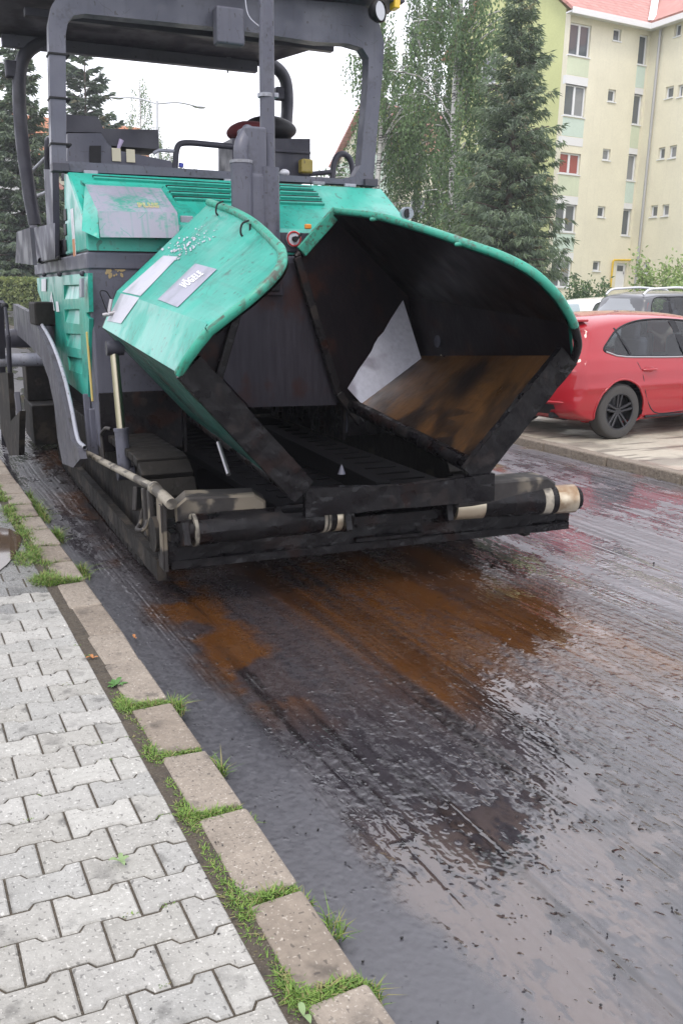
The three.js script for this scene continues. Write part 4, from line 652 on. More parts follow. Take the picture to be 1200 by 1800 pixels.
// ---------- cars ----------
function polyDist(pts, s, y) { let best = 1e9, R = .1; for (let i = 0; i < pts.length; i++) { const a = pts[i], b = pts[(i + 1) % pts.length], dx = b[0] - a[0], dy = b[1] - a[1]; let t = ((s - a[0]) * dx + (y - a[1]) * dy) / (dx * dx + dy * dy); t = Math.min(1, Math.max(0, t)); const d = Math.hypot(s - a[0] - dx * t, y - a[1] - dy * t); if (d < best) { best = d; R = mix(a[2], b[2], t); } } return [best, R]; }
const inPoly = (P, s, y) => { let c = false; for (let i = 0, j = P.length - 1; i < P.length; j = i++) if ((P[i][1] > y) !== (P[j][1] > y) && s < (P[j][0] - P[i][0]) * (y - P[i][1]) / (P[j][1] - P[i][1]) + P[i][0]) c = !c; return c; };
const smoothPoly = (pts, n = 60) => new THREE.CatmullRomCurve3(pts.map(p => V(p[0], p[1], p[2] || 0)), true, 'centripetal').getPoints(n).slice(0, -1).map(p => [p.x, p.y, p.z]);
const lerpTab = (T, x) => { if (x <= T[0][0]) return T[0][1]; for (let i = 1; i < T.length; i++) if (x <= T[i][0]) { const t = (x - T[i - 1][0]) / (T[i][0] - T[i - 1][0]); return mix(T[i - 1][1], T[i][1], t); } return T[T.length - 1][1]; };
function buildCar(o, S) {                             // S: sil (s, y, R), W (y -> half width), wheels, win, mats
  const sil = smoothPoly(S.sil, 150), L = S.L, smin = Math.min(...sil.map(p => p[0])), smax = Math.max(...sil.map(p => p[0]));
  const span = s => { const ys = []; for (let i = 0; i < sil.length; i++) { const a = sil[i], b = sil[(i + 1) % sil.length]; if ((a[0] <= s) !== (b[0] <= s)) ys.push(a[1] + (b[1] - a[1]) * (s - a[0]) / (b[0] - a[0])); } if (!ys.length) ys.push(.5, .5); return [Math.min(...ys), Math.max(...ys)]; };
  const half = (s, y) => { const [d, R] = polyDist(sil, s, y), q = Math.min(1, d / R), w = lerpTab(S.W, y) * (1 - .09 * sst(.7, 1, Math.abs(s - L / 2) / (L / 2))); const crease = S.crease ? .012 * Math.exp(-(((y - S.crease(s)) / .035) ** 2)) : 0; return (w + crease * sst(.8, 1, q)) * Math.pow(Math.max(0, 1 - Math.pow(1 - q, 2.3)), 1 / 2.3); };
  const nu = 150, nv = 64, grid = [];
  for (let i = 0; i <= nu; i++) { const a = i / nu, s = mix(smin + .001, smax - .001, mix(a, .5 - .5 * Math.cos(Math.PI * a), .6)), [y0, y1] = span(s); for (let j = 0; j <= nv; j++) { const b = j / nv; grid.push({ s, y: mix(y0, y1, mix(b, .5 - .5 * Math.cos(Math.PI * b), .65)) }); } }
  const arches = S.wheels.map(w => { const p = []; for (let k = 0; k < 40; k++) { const t = k / 40 * 6.2832; p.push([w + S.arch * Math.cos(t), S.wr + S.arch * Math.sin(t) * 1.02]); } return p; });
  const regs = [...arches.map(p => ({ p, k: 'hole' })), ...S.win.map(p => ({ p: smoothPoly(p, 90), k: 'glass' }))], id = (i, j) => i * (nv + 1) + j;
  for (const r of regs) {
    for (const g of grid) { g.in = inPoly(r.p, g.s, g.y); g.on = false; }
    const edge = (a, b) => { if (a.in === b.in || a.on || b.on) return; let lo = 0, hi = 1; for (let k = 0; k < 14; k++) { const m = (lo + hi) / 2; inPoly(r.p, mix(a.s, b.s, m), mix(a.y, b.y, m)) === a.in ? lo = m : hi = m; } const v = lo < .5 ? a : b, s = mix(a.s, b.s, lo), y = mix(a.y, b.y, lo); v.s = s; v.y = y; v.on = true; };
    for (let i = 0; i <= nu; i++) for (let j = 0; j <= nv; j++) { if (i < nu) edge(grid[id(i, j)], grid[id(i + 1, j)]); if (j < nv) edge(grid[id(i, j)], grid[id(i, j + 1)]); }
  }
  const pos = grid.map(g => [g.s - L / 2, g.y, half(g.s, g.y)]), body = [], glass = [];
  for (let i = 0; i < nu; i++) for (let j = 0; j < nv; j++) for (const t of [[id(i, j), id(i + 1, j), id(i + 1, j + 1)], [id(i, j), id(i + 1, j + 1), id(i, j + 1)]]) { const cs = t.reduce((q, k) => q + grid[k].s, 0) / 3, cy = t.reduce((q, k) => q + grid[k].y, 0) / 3; let k = 'body'; for (const r of regs) if (inPoly(r.p, cs, cy)) k = r.k; if (k === 'body') body.push(t); else if (k === 'glass') glass.push(t); }
  const geo = (tris, sgn, inset = 0) => { const g = new THREE.BufferGeometry(); g.setAttribute('position', new THREE.Float32BufferAttribute(pos.flatMap(p => [p[0], p[1], sgn * Math.max(0, p[2] - inset)]), 3)); g.setIndex(tris.flatMap(t => sgn > 0 ? t : [t[0], t[2], t[1]])); g.computeVertexNormals(); const q = g.toNonIndexed(); return q; };
  mesh('body', [geo(body, 1), geo(body, -1)], S.paint, o);
  for (const sg of [1, -1]) { mesh('side_glass', geo(glass, sg, .006), S.glass, o); }
  const surf = (s, y, off = 0, sg = 1) => V(s - L / 2, y, sg * (half(s, y) + off)), line = (pts, r, m, nm, off = 0, closed = false, sides = [1, -1]) => { for (const sg of sides) mesh(nm, tube(pts.map(p => surf(p[0], p[1], off, sg)), r, 6, pts.length * 3, closed), m, o); };
  for (const r of regs) if (r.k === 'glass') line(r.p, .012, S.trim || M.black, 'window_trim', -.002, true);
  for (const p of arches) line(p.filter(q => q[1] > .17), .014, S.archM || S.paint, 'arch_lip', -.004);
  (S.seams || []).forEach(q => line(q, .009, M.black, 'panel_gap', -.005));
  (S.pillars || []).forEach(q => { for (const sg of [1, -1]) mesh('pillar', quadPatch(surf(q[0], q[2], .004, sg), surf(q[1], q[2], .004, sg), surf(q[1] + q[4], q[3], .004, sg), surf(q[0] + q[4], q[3], .004, sg), 2, 8), M.black, o); });
  // wheels
  S.wheels.forEach(w => { for (const sg of [1, -1]) {
    const prof = [[.2, -.09], [.225, -.1], [S.wr - .03, -.1], [S.wr, -.07], [S.wr, .07], [S.wr - .03, .1], [.225, .1], [.2, .09]].map(p => new THREE.Vector2(...p));
    const g = new THREE.Group(); g.position.set(w - L / 2, S.wr, sg * (lerpTab(S.W, .5) - .115)); g.rotation.y = sg < 0 ? Math.PI : 0;
    const t = mesh('wheel', new THREE.LatheGeometry(prof, 48).rotateX(Math.PI / 2), S.tyre, o); t.position.copy(g.position); t.rotation.copy(g.rotation);
    mesh('rim', [new THREE.TorusGeometry(.212, .013, 8, 48).translate(0, 0, .085), new THREE.CylinderGeometry(.21, .2, .03, 40, 1).rotateX(Math.PI / 2).translate(0, 0, -.02), rod(V(0, 0, -.02), V(0, 0, .07), .055, .04, 20), ...[0, 1, 2, 3, 4].flatMap(k => [-.16, .16].map(e => { const a = k * 1.2566 + .3; return beam(V(.035 * Math.cos(a + e * 3), .035 * Math.sin(a + e * 3), .055), V(.205 * Math.cos(a + e), .205 * Math.sin(a + e), .075), .028, .03, V(0, 0, 1)); }))], S.rim, t);
  } });
  o.rotation.z = TILT;
  // dark underbody, cabin floor and seats
  mesh('underbody', [bar3(-L / 2 + .25, L / 2 - .25, .22, .62, -.62, .62, .05), bar3(-L / 2 + S.wheels[0] + S.arch + .04, L / 2 - 1.4, .2, .55, -.8, .8, .03)], M.black, o);
  mesh('cabin_floor', bar3(-L / 2 + .3, L / 2 - 1.15, .6, S.belt - .12, -.7, .7, .05), M.black, o);
  for (const [sx, sz] of [[L * .33, .36], [L * .33, -.36], [L * .53, .36], [L * .53, -.36]]) mesh('seat', [box(.14, .62, .46, sx - L / 2, S.belt - .13, sz, .06, 3).applyMatrix4(new THREE.Matrix4()), box(.10, .2, .26, sx - L / 2 - .02, S.belt + .25, sz, .05, 3)], S.seatM || M.greyDark, o);
  // rear screen
  const rs = y => { let b = 1e9; for (let i = 0; i < sil.length; i++) { const a = sil[i], c = sil[(i + 1) % sil.length]; if ((a[1] <= y) !== (c[1] <= y)) b = Math.min(b, a[0] + (c[0] - a[0]) * (y - a[1]) / (c[1] - a[1])); } return b; };
  const sheet = (y0, y1, x0, x1, off, nx = 12, ny = 6, taper = 0) => { const g = new THREE.PlaneGeometry(1, 1, nx, ny), p = g.attributes.position; for (let i = 0; i < p.count; i++) { const a = p.getX(i) + .5, b = p.getY(i) + .5, y = mix(y0, y1, b), x = mix(x0, x1, a) * (1 - taper * b), W = lerpTab(S.W, y) * .91, q = Math.min(.999, Math.abs(x) / W), d = S.rearR * (1 - Math.pow(1 - Math.pow(q, 2.3), 1 / 2.3)); p.setXYZ(i, rs(y) + d - off - L / 2, y, x); } g.computeVertexNormals(); return g; };
  mesh('rear_glass', sheet(...S.rear, .008, 14, 8, .14), S.rearGlass || S.glass, o, true);
  return { surf, sheet, line, half };
}
{
  const hatchW = [[.15, .80], [.25, .86], [.45, .893], [.62, .90], [.78, .89], [.93, .845], [1.0, .80], [1.2, .70], [1.36, .60], [1.46, .54]];
  const carGlass = phy({ color: lc(.62, .68, .70), roughness: .02, transmission: 1, thickness: 0, ior: 1.5, side: THREE.DoubleSide });
  const red = phy({ color: lc(.33, .006, .014), roughness: .6, specularIntensity: .4, clearcoat: 1, clearcoatRoughness: .03, side: THREE.DoubleSide });
  const tyre = std({ color: lc(.05, .047, .044), roughness: .8, bumpMap: bumpFine, bumpScale: .002 }), darkRim = std({ color: lc(.03, .03, .034), metalness: .4, roughness: .35 });
  const L = 4.46, wx = onPlane(1085, 772, RN, V(ROADX, .078, 0)), yaw = rad(3);
  const red1 = thing('parked_car', 'glossy red hatchback parked on the pale concrete bay', 'car', V(0, 0, 0), yaw);
  const loc = V(.84 - L / 2, 0, .88).applyAxisAngle(UP, yaw); red1.scale.y = .975; red1.position.set(wx.x - loc.x, parkY(wx.x - loc.x), wx.z - loc.z);
  const b = buildCar(red1, { L, wr: .325, arch: .372, wheels: [.84, 3.54], W: hatchW, belt: .98, paint: red, glass: carGlass, tyre, rim: darkRim, rearR: .3, trim: M.black,
    sil: [[.30, .21, .1], [.12, .27, .2], [.02, .42, .3], [0, .58, .34], [.02, .74, .34], [.07, .90, .3], [.12, .99, .28], [.22, 1.12, .24], [.33, 1.25, .2], [.36, 1.33, .16], [.55, 1.395, .13], [1.0, 1.445, .12], [1.6, 1.46, .12], [2.2, 1.43, .12], [2.7, 1.34, .14], [3.1, 1.18, .16], [3.45, 1.02, .16], [3.85, .93, .16], [4.2, .82, .2], [4.4, .66, .3], [4.46, .5, .34], [4.40, .28, .2], [4.2, .19, .08], [3.9, .17, .05], [2.2, .17, .05], [.6, .18, .06]],
    win: [[[.62, 1.035], [.78, .985], [1.3, .955], [2.2, .94], [2.9, .945], [3.02, .96], [2.85, 1.11], [2.5, 1.27], [2.1, 1.345], [1.6, 1.37], [1.2, 1.34], [.9, 1.25], [.72, 1.13]]],
    rear: [1.01, 1.27, -.62, .62], crease: s => .60 + .02 * Math.sin(s), pillars: [[1.86, 1.97, .955, 1.35, -.06], [1.0, 1.03, .975, 1.28, -.14]],
    seams: [[[1.94, .30], [1.95, .6], [1.93, .93]], [[.98, 1.0], [1.1, .85], [1.16, .7], [1.2, .55], [1.3, .38], [1.42, .28], [1.94, .27], [2.6, .27]], [[2.98, .93], [2.93, .6], [2.95, .3]]] });
  b.line([[.64, 1.02], [.78, .972], [1.3, .942], [2.2, .927], [2.9, .932]], .011, M.steel, 'chrome_strip', .004);
  for (const sg of [1, -1]) { mesh('door_handle', [tube([b.surf(1.15, .80, .0, sg), b.surf(1.19, .802, .035, sg), b.surf(1.32, .805, .035, sg), b.surf(1.36, .805, .0, sg)], .014, 8)], red, red1); mesh('handle_cup', new THREE.SphereGeometry(.07, 16, 8).scale(1.2, .6, .12).translate(...b.surf(1.25, .80, .001, sg).toArray()), red, red1); mesh('sill_strip', tube([b.surf(1.25, .24, .01, sg), b.surf(2.2, .235, .012, sg), b.surf(3.1, .24, .01, sg)], .018, 6), M.black, red1); }
  mesh('tail_light', b.sheet(.80, .92, .42, .82, .014, 8, 4), phy({ color: lc(.35, .01, .015), roughness: .08, clearcoat: 1 }), red1, true); mesh('tail_light', b.sheet(.80, .92, -.82, -.42, .014, 8, 4), phy({ color: lc(.35, .01, .015), roughness: .08, clearcoat: 1 }), red1, true);
  mesh('diffuser', b.sheet(.30, .42, -.6, .6, .006, 10, 3), M.black, red1, true); mesh('bumper_crease', tube([.82, .6, .3, 0, -.3, -.6, -.82].map(x => { const g = b.sheet(.44, .46, x, x, .012, 1, 1).attributes.position; return V(g.getX(0), .45, g.getZ(0)); }), .016, 6), red, red1);
  mesh('spoiler', [box(.28, .03, 1.16, .42 - L / 2, 1.365, 0, .012, 2)], red, red1);
  mesh('antenna_fin', prism([[0, 0], [.15, 0], [.05, .055], [.0, .06]], .03, .008).translate(.62 - L / 2, 1.40, -.015), red, red1);
  mesh('exhaust_tip', rod(V(.1 - L / 2, .29, .55), V(.3 - L / 2, .29, .55), .035, .035, 14), M.black, red1);
  mesh('door_mirror', lump(new THREE.SphereGeometry(.1, 14, 10).scale(.9, .7, 1), 0, 1).translate(2.85 - L / 2, 1.0, .95), red, red1);
  mesh('number_plate', b.sheet(.60, .70, -.26, .26, .012, 4, 2), M.white, red1, true);

  // dark estate with roof rails and a small white hatchback, second row
  const dk = phy({ color: lc(.05, .052, .058), roughness: .3, clearcoat: 1, clearcoatRoughness: .05, side: THREE.DoubleSide }), wh = phy({ color: lc(.72, .72, .70), roughness: .3, clearcoat: 1, clearcoatRoughness: .05, side: THREE.DoubleSide });
  const sw = [[.2, .84], [.5, .9], [.8, .9], [1.02, .86], [1.2, .79], [1.45, .7], [1.6, .62], [1.68, .55]], rimS = std({ color: lc(.4, .4, .42), metalness: .7, roughness: .35 });
  const p1 = atDepth(1128, 545, 19.5), suv = thing('parked_car', 'dark grey estate car with pale roof rails behind the red hatchback', 'car', V(p1.x + 2.0, parkY(p1.x + 2), p1.z - .86), rad(2));
  const silS = [[.3, .28, .1], [.1, .35, .2], [0, .55, .3], [.02, .85, .28], [.06, 1.05, .24], [.2, 1.35, .2], [.32, 1.56, .14], [.6, 1.63, .12], [1.3, 1.67, .12], [2.0, 1.66, .12], [2.6, 1.56, .14], [3.1, 1.25, .16], [3.4, 1.08, .16], [4.0, 1.0, .2], [4.3, .8, .3], [4.36, .5, .3], [4.2, .26, .1], [2.2, .22, .05]];
  const c2 = buildCar(suv, { L: 4.36, wr: .34, arch: .4, wheels: [.85, 3.45], W: sw, belt: 1.08, paint: dk, glass: carGlass, tyre, rim: rimS, rearR: .24, sil: silS, win: [[[.5, 1.15], [1.0, 1.08], [2.0, 1.05], [2.95, 1.06], [2.55, 1.42], [2.1, 1.52], [1.2, 1.54], [.6, 1.48]]], rear: [1.08, 1.5, -.66, .66], rearGlass: phy({ color: lc(.5, .53, .56), roughness: .04, metalness: .0, transmission: .5, thickness: 0, side: THREE.DoubleSide }), pillars: [[1.02, 1.1, 1.08, 1.53, 0], [1.95, 2.05, 1.06, 1.52, -.02]] });
  const rail = std({ color: lc(.62, .63, .65), metalness: .4, roughness: .35 }); for (const z of [-.56, .56]) mesh('roof_rail', bent([V(.42 - 2.18, 1.58, z), V(.55 - 2.18, 1.70, z), V(1.4 - 2.18, 1.745, z), V(2.3 - 2.18, 1.70, z), V(2.45 - 2.18, 1.60, z)], .026, .15, 8), rail, suv);
  const tl = phy({ color: lc(.5, .012, .012), roughness: .1, clearcoat: 1 }); mesh('tail_light', c2.sheet(1.0, 1.42, .66, .80, .012, 4, 6, .12), tl, suv, true); mesh('tail_light', c2.sheet(1.0, 1.42, -.80, -.66, .012, 4, 6, .12), tl, suv, true);
  const p2 = atDepth(1022, 548, 22.5), wc = thing('parked_car', 'small white hatchback in the second row beside the grey estate', 'car', V(p2.x + 1.9, parkY(p2.x + 1.9), p2.z - .84), rad(2));
  buildCar(wc, { L: 3.9, wr: .29, arch: .34, wheels: [.7, 3.15], W: [[.2, .76], [.5, .82], [.8, .82], [1.0, .78], [1.25, .68], [1.42, .6], [1.52, .5]], belt: .95, paint: wh, glass: carGlass, tyre, rim: rimS, rearR: .22, sil: [[.3, .25, .1], [.06, .32, .2], [0, .5, .26], [.03, .8, .24], [.08, .95, .22], [.3, 1.28, .16], [.45, 1.42, .12], [1.0, 1.49, .11], [1.8, 1.50, .11], [2.3, 1.42, .13], [2.75, 1.15, .15], [3.0, .98, .15], [3.6, .88, .2], [3.85, .7, .28], [3.9, .45, .26], [3.75, .24, .1], [2, .2, .05]], win: [[[.42, 1.05], [.6, .98], [1.5, .94], [2.6, .95], [2.35, 1.22], [2.0, 1.36], [1.2, 1.40], [.62, 1.33]]], rear: [.98, 1.34, -.58, .58], pillars: [[1.0, 1.07, .97, 1.38, -.05], [1.55, 1.63, .95, 1.39, -.03]] });
}

// ---------- buildings ----------
const stucco = (c, seed) => std({ map: tex(512, 512, tile((u, v) => { const n = fbm(u * 3 + 3, v * 3, 4, seed), f = fbm(u * 60, v * 60, 2, seed + 1), r = fbm(u * 30, v * 2, 3, seed + 2); return scl(c, .86 + .16 * n + .08 * f - .03 * sst(.6, .8, r)); }), true), roughness: .9, bumpMap: rep(bumpFine, 1), bumpScale: .002 });
{
  const cream = stucco([.76, .72, .57], 901), lime = stucco([.57, .60, .29], 905), mint = stucco([.56, .66, .58], 909), mintG = stucco([.62, .67, .50], 913), wht = std({ color: lc(.74, .74, .74), roughness: .6 }), pvc = std({ color: lc(.78, .79, .80), roughness: .35 });
  for (const m of [cream, lime, mint, mintG]) m.map.repeat.set(.3, .3);
  const roofT = std({ map: tex(512, 512, tile((u, v) => { const row = v * 14, k = Math.floor(row), col = Math.floor(u * 20 + (k & 1) * .5), n = h2(col & 31, k & 31, 921), f = fbm(u * 50, v * 50, 2, 922), e = (row - k) < .12 ? .55 : 1; return scl(mixc([.40, .17, .14], [.54, .28, .24], n * .6 + f * .4), e); }), true), roughness: .7 }); roofT.map.repeat.set(.22, .22);
  const pane = phy({ color: lc(.10, .115, .125), roughness: .04, metalness: 0, clearcoat: 1, clearcoatRoughness: .02 }), curtain = std({ color: lc(.55, .55, .54), roughness: .9 }), redC = std({ color: lc(.35, .06, .04), roughness: .9 });
  const bld = thing('apartment_block', 'cream five-storey apartment block with lime gable and red tiled roof', 'building', V(29.93, 0, -37.55));
  const bp = bld.position, zA = -37.55, xG = 29.93, xB = 34.97, yE = 15.3;
  const A = (x, y) => onPlane(x, y, V(0, 0, 1), V(0, 0, zA)), Bp = (x, y) => onPlane(x, y, V(1, 0, 0), V(xB, 0, 0)), z8 = (x, y) => [800 + x / 3, y / 3];
  const rectA = (x0, y0, x1, y1) => { const p = A(...z8(x0, y0)), q = A(...z8(x1, y0 + (y1 - y0) * .02)), r = A(...z8(x0 - (y1 - y0) * .1, y1)); return [p.x, q.x, r.y, (p.y + q.y) / 2]; };
  // openings on the front, measured on the wall plane
  const wide = [[622, 128, 735, 288], [586, 448, 697, 606], [553, 806, 662, 912], [523, 1074, 630, 1218], [497, 1370, 603, 1512]].map(r => rectA(...r));
  const cx0 = wide.reduce((a, r) => a + r[0], 0) / 5, cx1 = wide.reduce((a, r) => a + r[1], 0) / 5; wide.forEach(r => { r[0] = cx0; r[1] = cx1; });
  const small = [[850, 153, 890, 215], [816, 473, 858, 535], [780, 785, 821, 843], [744, 1087, 785, 1143], [707, 1375, 743, 1427]].map(r => rectA(...r)); { const a = small.reduce((s, r) => s + r[0], 0) / 5, b = small.reduce((s, r) => s + r[1], 0) / 5; small.forEach(r => { r[0] = a; r[1] = b; }); }
  const nar = [[985, 185, 1026, 340], [948, 497, 996, 655], [908, 812, 952, 950], [872, 1100, 915, 1240]].map(r => rectA(...r)); { const a = nar.reduce((s, r) => s + r[0], 0) / 4, b = nar.reduce((s, r) => s + r[1], 0) / 4; nar.forEach(r => { r[0] = a; r[1] = b; }); }
  const door = rectA(832, 1385, 880, 1522); door[0] = nar[0][0] - .1; door[1] = nar[0][1] + .05;
  const wallXY = (x0, x1, y0, y1, holes, t, extra) => { const s = new THREE.Shape((extra || [[x0, y0], [x1, y0], [x1, y1], [x0, y1]]).map(p => new THREE.Vector2(...p))); holes.forEach(([a, b, c, d]) => s.holes.push(new THREE.Path([[a, c], [b, c], [b, d], [a, d]].map(p => new THREE.Vector2(...p))))); return new THREE.ExtrudeGeometry(s, { depth: t, bevelEnabled: false }).translate(0, 0, -t); };
  const rel = g => g.translate(-bp.x, -bp.y, -bp.z);
  mesh('wall', rel(wallXY(xG, xB + .2, 0, yE, [...wide, ...small, ...nar, door], .35).translate(0, 0, zA)), cream, bld);
  function windowAt(parent, r, toW, n, opt = {}) {             // frame (> pane, sill, curtain) in an opening given in wall coordinates
    const [a, b, c, d] = r, w = b - a, h = d - c, f = .07, gs = [bar3(a, b, c, c + f, -.18, -.1, .008), bar3(a, b, d - f, d, -.18, -.1, .008), bar3(a, a + f, c + f, d - f, -.18, -.1, .008), bar3(b - f, b, c + f, d - f, -.18, -.1, .008)];
    for (let k = 1; k < n; k++) gs.push(bar3(a + w * k / n - .06, a + w * k / n + .06, c + f, d - f, -.175, -.095, .008));
    const m = mesh('window', gs.map(g => toW(g)), pvc, parent);
    for (let k = 0; k < n; k++) { const x0 = a + w * k / n + .06, x1 = a + w * (k + 1) / n - .06; mesh('pane', toW(new THREE.BoxGeometry(x1 - x0, h - 2 * f, .01).translate((x0 + x1) / 2, (c + d) / 2, -.15)), opt.red ? redPane : (k + Math.floor(a * 7 + c * 3)) % 3 === 0 ? palePane : pane, m); }
    mesh('sill', toW(bar3(a - .04, b + .04, c - .05, c, -.12, .06, .006)), pvc, m); if (opt.blind) mesh('blind_box', toW(bar3(a, b, d, d + opt.blind, -.17, -.06, .01)), pvc, m);
    return m;
  }
  const palePane = phy({ color: lc(.23, .24, .25), roughness: .05, clearcoat: 1, clearcoatRoughness: .02 }), redPane = phy({ color: lc(.30, .055, .045), roughness: .05, clearcoat: 1, clearcoatRoughness: .02 });
  const toA = g => rel(g.translate(0, 0, zA));
  wide.forEach((r, i) => { windowAt(bld, r, toA, 2, i === 2 ? { red: 1, blind: .32 } : {}); });
  small.forEach(r => windowAt(bld, r, toA, 1)); nar.forEach(r => windowAt(bld, r, toA, 1));
  for (let i = 0; i < 4; i++) { const yb = wide[i][2], yt = wide[i + 1][3] + (i === 1 ? .34 : 0), lt = Math.min(.38, (yb - yt) * .35); mesh('spandrel', toA(bar3(cx0 - .02, cx1 + .02, yt + lt + .03, yb - .09, -.2, .012, .004)), i % 2 ? mint : mintG, bld); mesh('lintel', toA(bar3(cx0 - .04, cx1 + .04, yt, yt + lt, -.2, .022, .004)), wht, bld); }
  for (let i = 0; i < 3; i++) { const yb = nar[i][2], yt = nar[i + 1][3]; mesh('spandrel', toA(bar3(nar[0][0], nar[0][1], yt + .3, yb - .07, -.2, .012, .004)), i % 2 ? mintG : mint, bld); mesh('lintel', toA(bar3(nar[0][0], nar[0][1], yt, yt + .28, -.2, .018, .004)), wht, bld); }
  { const [a, b, c, d] = door, m = mesh('door', toA(bar3(a, b, c - .1, d, -.2, -.12, .01)), pvc, bld); mesh('door_pane', toA(bar3(a + .15, b - .15, c + .9, d - .12, -.12, -.11, .004)), pane, m); mesh('door_handle', toA(bar3(b - .12, b - .09, c + .75, c + .9, -.12, -.06, .01)), M.steel, m); }
  { const p = [A(...z8(808, 1515)), A(...z8(822, 1372)), A(...z8(935, 1372))].map(q => q.add(V(0, 0, .12))); mesh('gas_pipe', rel(bent(p, .05, .12, 8)), M.yellow, bld); }
  // gable, facing the street
  const zG = -47.9, pk = 19.3, zc = (zA + zG) / 2, toG = g => rel(g.rotateY(-Math.PI / 2).translate(xG, 0, 0)), gw = [];
  for (let k = 0; k < 5; k++) gw.push([-44.9 + 0, -43.3, 1.9 + k * 2.85, 3.35 + k * 2.85]);
  const gh = gw.map(([a, b, c, d]) => [a, b, c, d]);
  mesh('gable_wall', rel(wallXY(0, 0, 0, 0, gh, .35, [[zG, 0], [zA - .36, 0], [zA - .36, yE + .25], [zc, pk], [zG, yE + .25]]).rotateY(-Math.PI / 2).translate(xG, 0, 0).translate(.0, 0, 0)), lime, bld);
  gh.forEach(r => windowAt(bld, r, g => { g.rotateY(-Math.PI / 2).translate(xG, 0, 0); return rel(g); }, 2));
  // wing running towards the street, small paired windows
  const zF = -20, pairs = [[1158, 130, 1190, 196], [1110, 460, 1150, 522], [1174, 450, 1200, 514], [1072, 780, 1105, 842], [1128, 770, 1166, 836], [1030, 1085, 1066, 1146], [1090, 1080, 1126, 1141], [990, 1383, 1020, 1445]].map(r => { const p = Bp(...z8(r[0], r[1])), q = Bp(...z8(r[2], r[1])), t = Bp(...z8(r[0] - 4, r[3])); return [p.z, q.z, t.y, p.y]; });
  for (let k = 0; k < 5; k++) for (const z of [-33, -31.8, -28, -25, -22.5]) { const t = pairs[1 + 0][2] - 2.85 * (k - 1.5) + 1.3; pairs.push([z, z + .7, 2.0 + k * 2.85, 3.0 + k * 2.85]); }
  mesh('wing_wall', rel(wallXY(zA, zF, 0, yE, pairs, .35).rotateY(-Math.PI / 2).translate(xB, 0, 0)), cream, bld);
  pairs.forEach(r => windowAt(bld, r, g => rel(g.rotateY(-Math.PI / 2).translate(xB, 0, 0)), 1));
  // roof, eaves, drainpipe
  const tilt = (a, b, c, d, t = .12) => plate([a, b, c, d], t);
  const ov = .55, rf = mesh('roof', [tilt(V(xG - .35, yE + .05, zA + ov), V(xB + 14, yE + .05, zA + ov), V(xB + 14, pk + .2, zc), V(xG - .35, pk + .2, zc)), tilt(V(xB + 14, yE + .05, zG - ov), V(xG - .35, yE + .05, zG - ov), V(xG - .35, pk + .2, zc), V(xB + 14, pk + .2, zc)), tilt(V(xB - ov, yE + .03, zF), V(xB - ov, yE + .03, zA + 1), V(xB + 5.2, pk, zA + 1 - 5), V(xB + 5.2, pk, zF)).reverse?.() ?? tilt(V(xB - ov, yE + .03, zF), V(xB - ov, yE + .03, zA - 4), V(xB + 5.2, pk, zA - 4), V(xB + 5.2, pk, zF))].map(g => rel(g)), roofT, bld);
  mesh('fascia', rel(bar3(xG - .35, xB - ov, yE - .22, yE + .06, zA + ov - .03, zA + ov + .05, .02)), wht, rf); mesh('fascia', rel(bar3(xB - ov - .05, xB - ov + .03, yE - .22, yE + .05, zF, zA + ov, .02)), wht, rf); mesh('soffit', rel(bar3(xG - .3, xB - .0, yE - .12, yE - .04, zA + .01, zA + ov - .03, .01)), wht, rf); mesh('soffit', rel(bar3(xB - ov + .03, xB - .01, yE - .13, yE - .05, zF, zA + ov, .01)), wht, rf);
  mesh('valley_flashing', rel(beam(V(xB - ov, yE + .2, zA + ov), V(xB + 4.8, pk + .35, zc + .2), .35, .03)), wht, rf);
  const dp = Bp(1145, 260).z; mesh('drainpipe', rel(rod(V(xB - .12, 0, zA + .75), V(xB - .12, yE - .2, zA + .75), .07, .07, 12)), std({ color: lc(.42, .42, .42), metalness: .3, roughness: .5 }), bld);
  // second block farther along the street
  const b2 = thing('apartment_block', 'cream block with white windows half hidden behind the birch trees', 'building', V(42.5, .6, -62));
  const rc2 = []; for (let k = 0; k < 4; k++) for (let i = 0; i < 7; i++) rc2.push([-6.6 + i * 2.0, -5.3 + i * 2.0, 1.9 + k * 2.8, 3.4 + k * 2.8]);
  mesh('wall', wallXY(-8, 8, 0, 12.2, rc2, .3), cream, b2); rc2.forEach(r => windowAt(b2, r, g => g, 2)); mesh('side_wall', bar3(-8, 8, 0, 12.2, -10, -.31, .01), mint, b2);
  mesh('roof', [plate([V(-8.5, 12.1, .6), V(8.5, 12.1, .6), V(8.5, 16.2, -5), V(-8.5, 16.2, -5)], .15), plate([V(8.5, 12.1, -10.6), V(-8.5, 12.1, -10.6), V(-8.5, 16.2, -5), V(8.5, 16.2, -5)], .15)], roofT, b2); mesh('gable_infill', prism([[-10, 12.15], [-.3, 12.15], [-5, 16]], 15.9, 0).rotateY(-Math.PI / 2).translate(7.95, 0, 0), cream, b2);
  // white house beside the street and a low red-roofed one beyond
  const h1p = atDepth(-35, 480, 46), h1 = thing('house', 'white rendered house gable at the edge of the street', 'house', V(h1p.x, 0, h1p.z));
  const wr = stucco([.62, .62, .62], 931); wr.map.repeat.set(.3, .3);
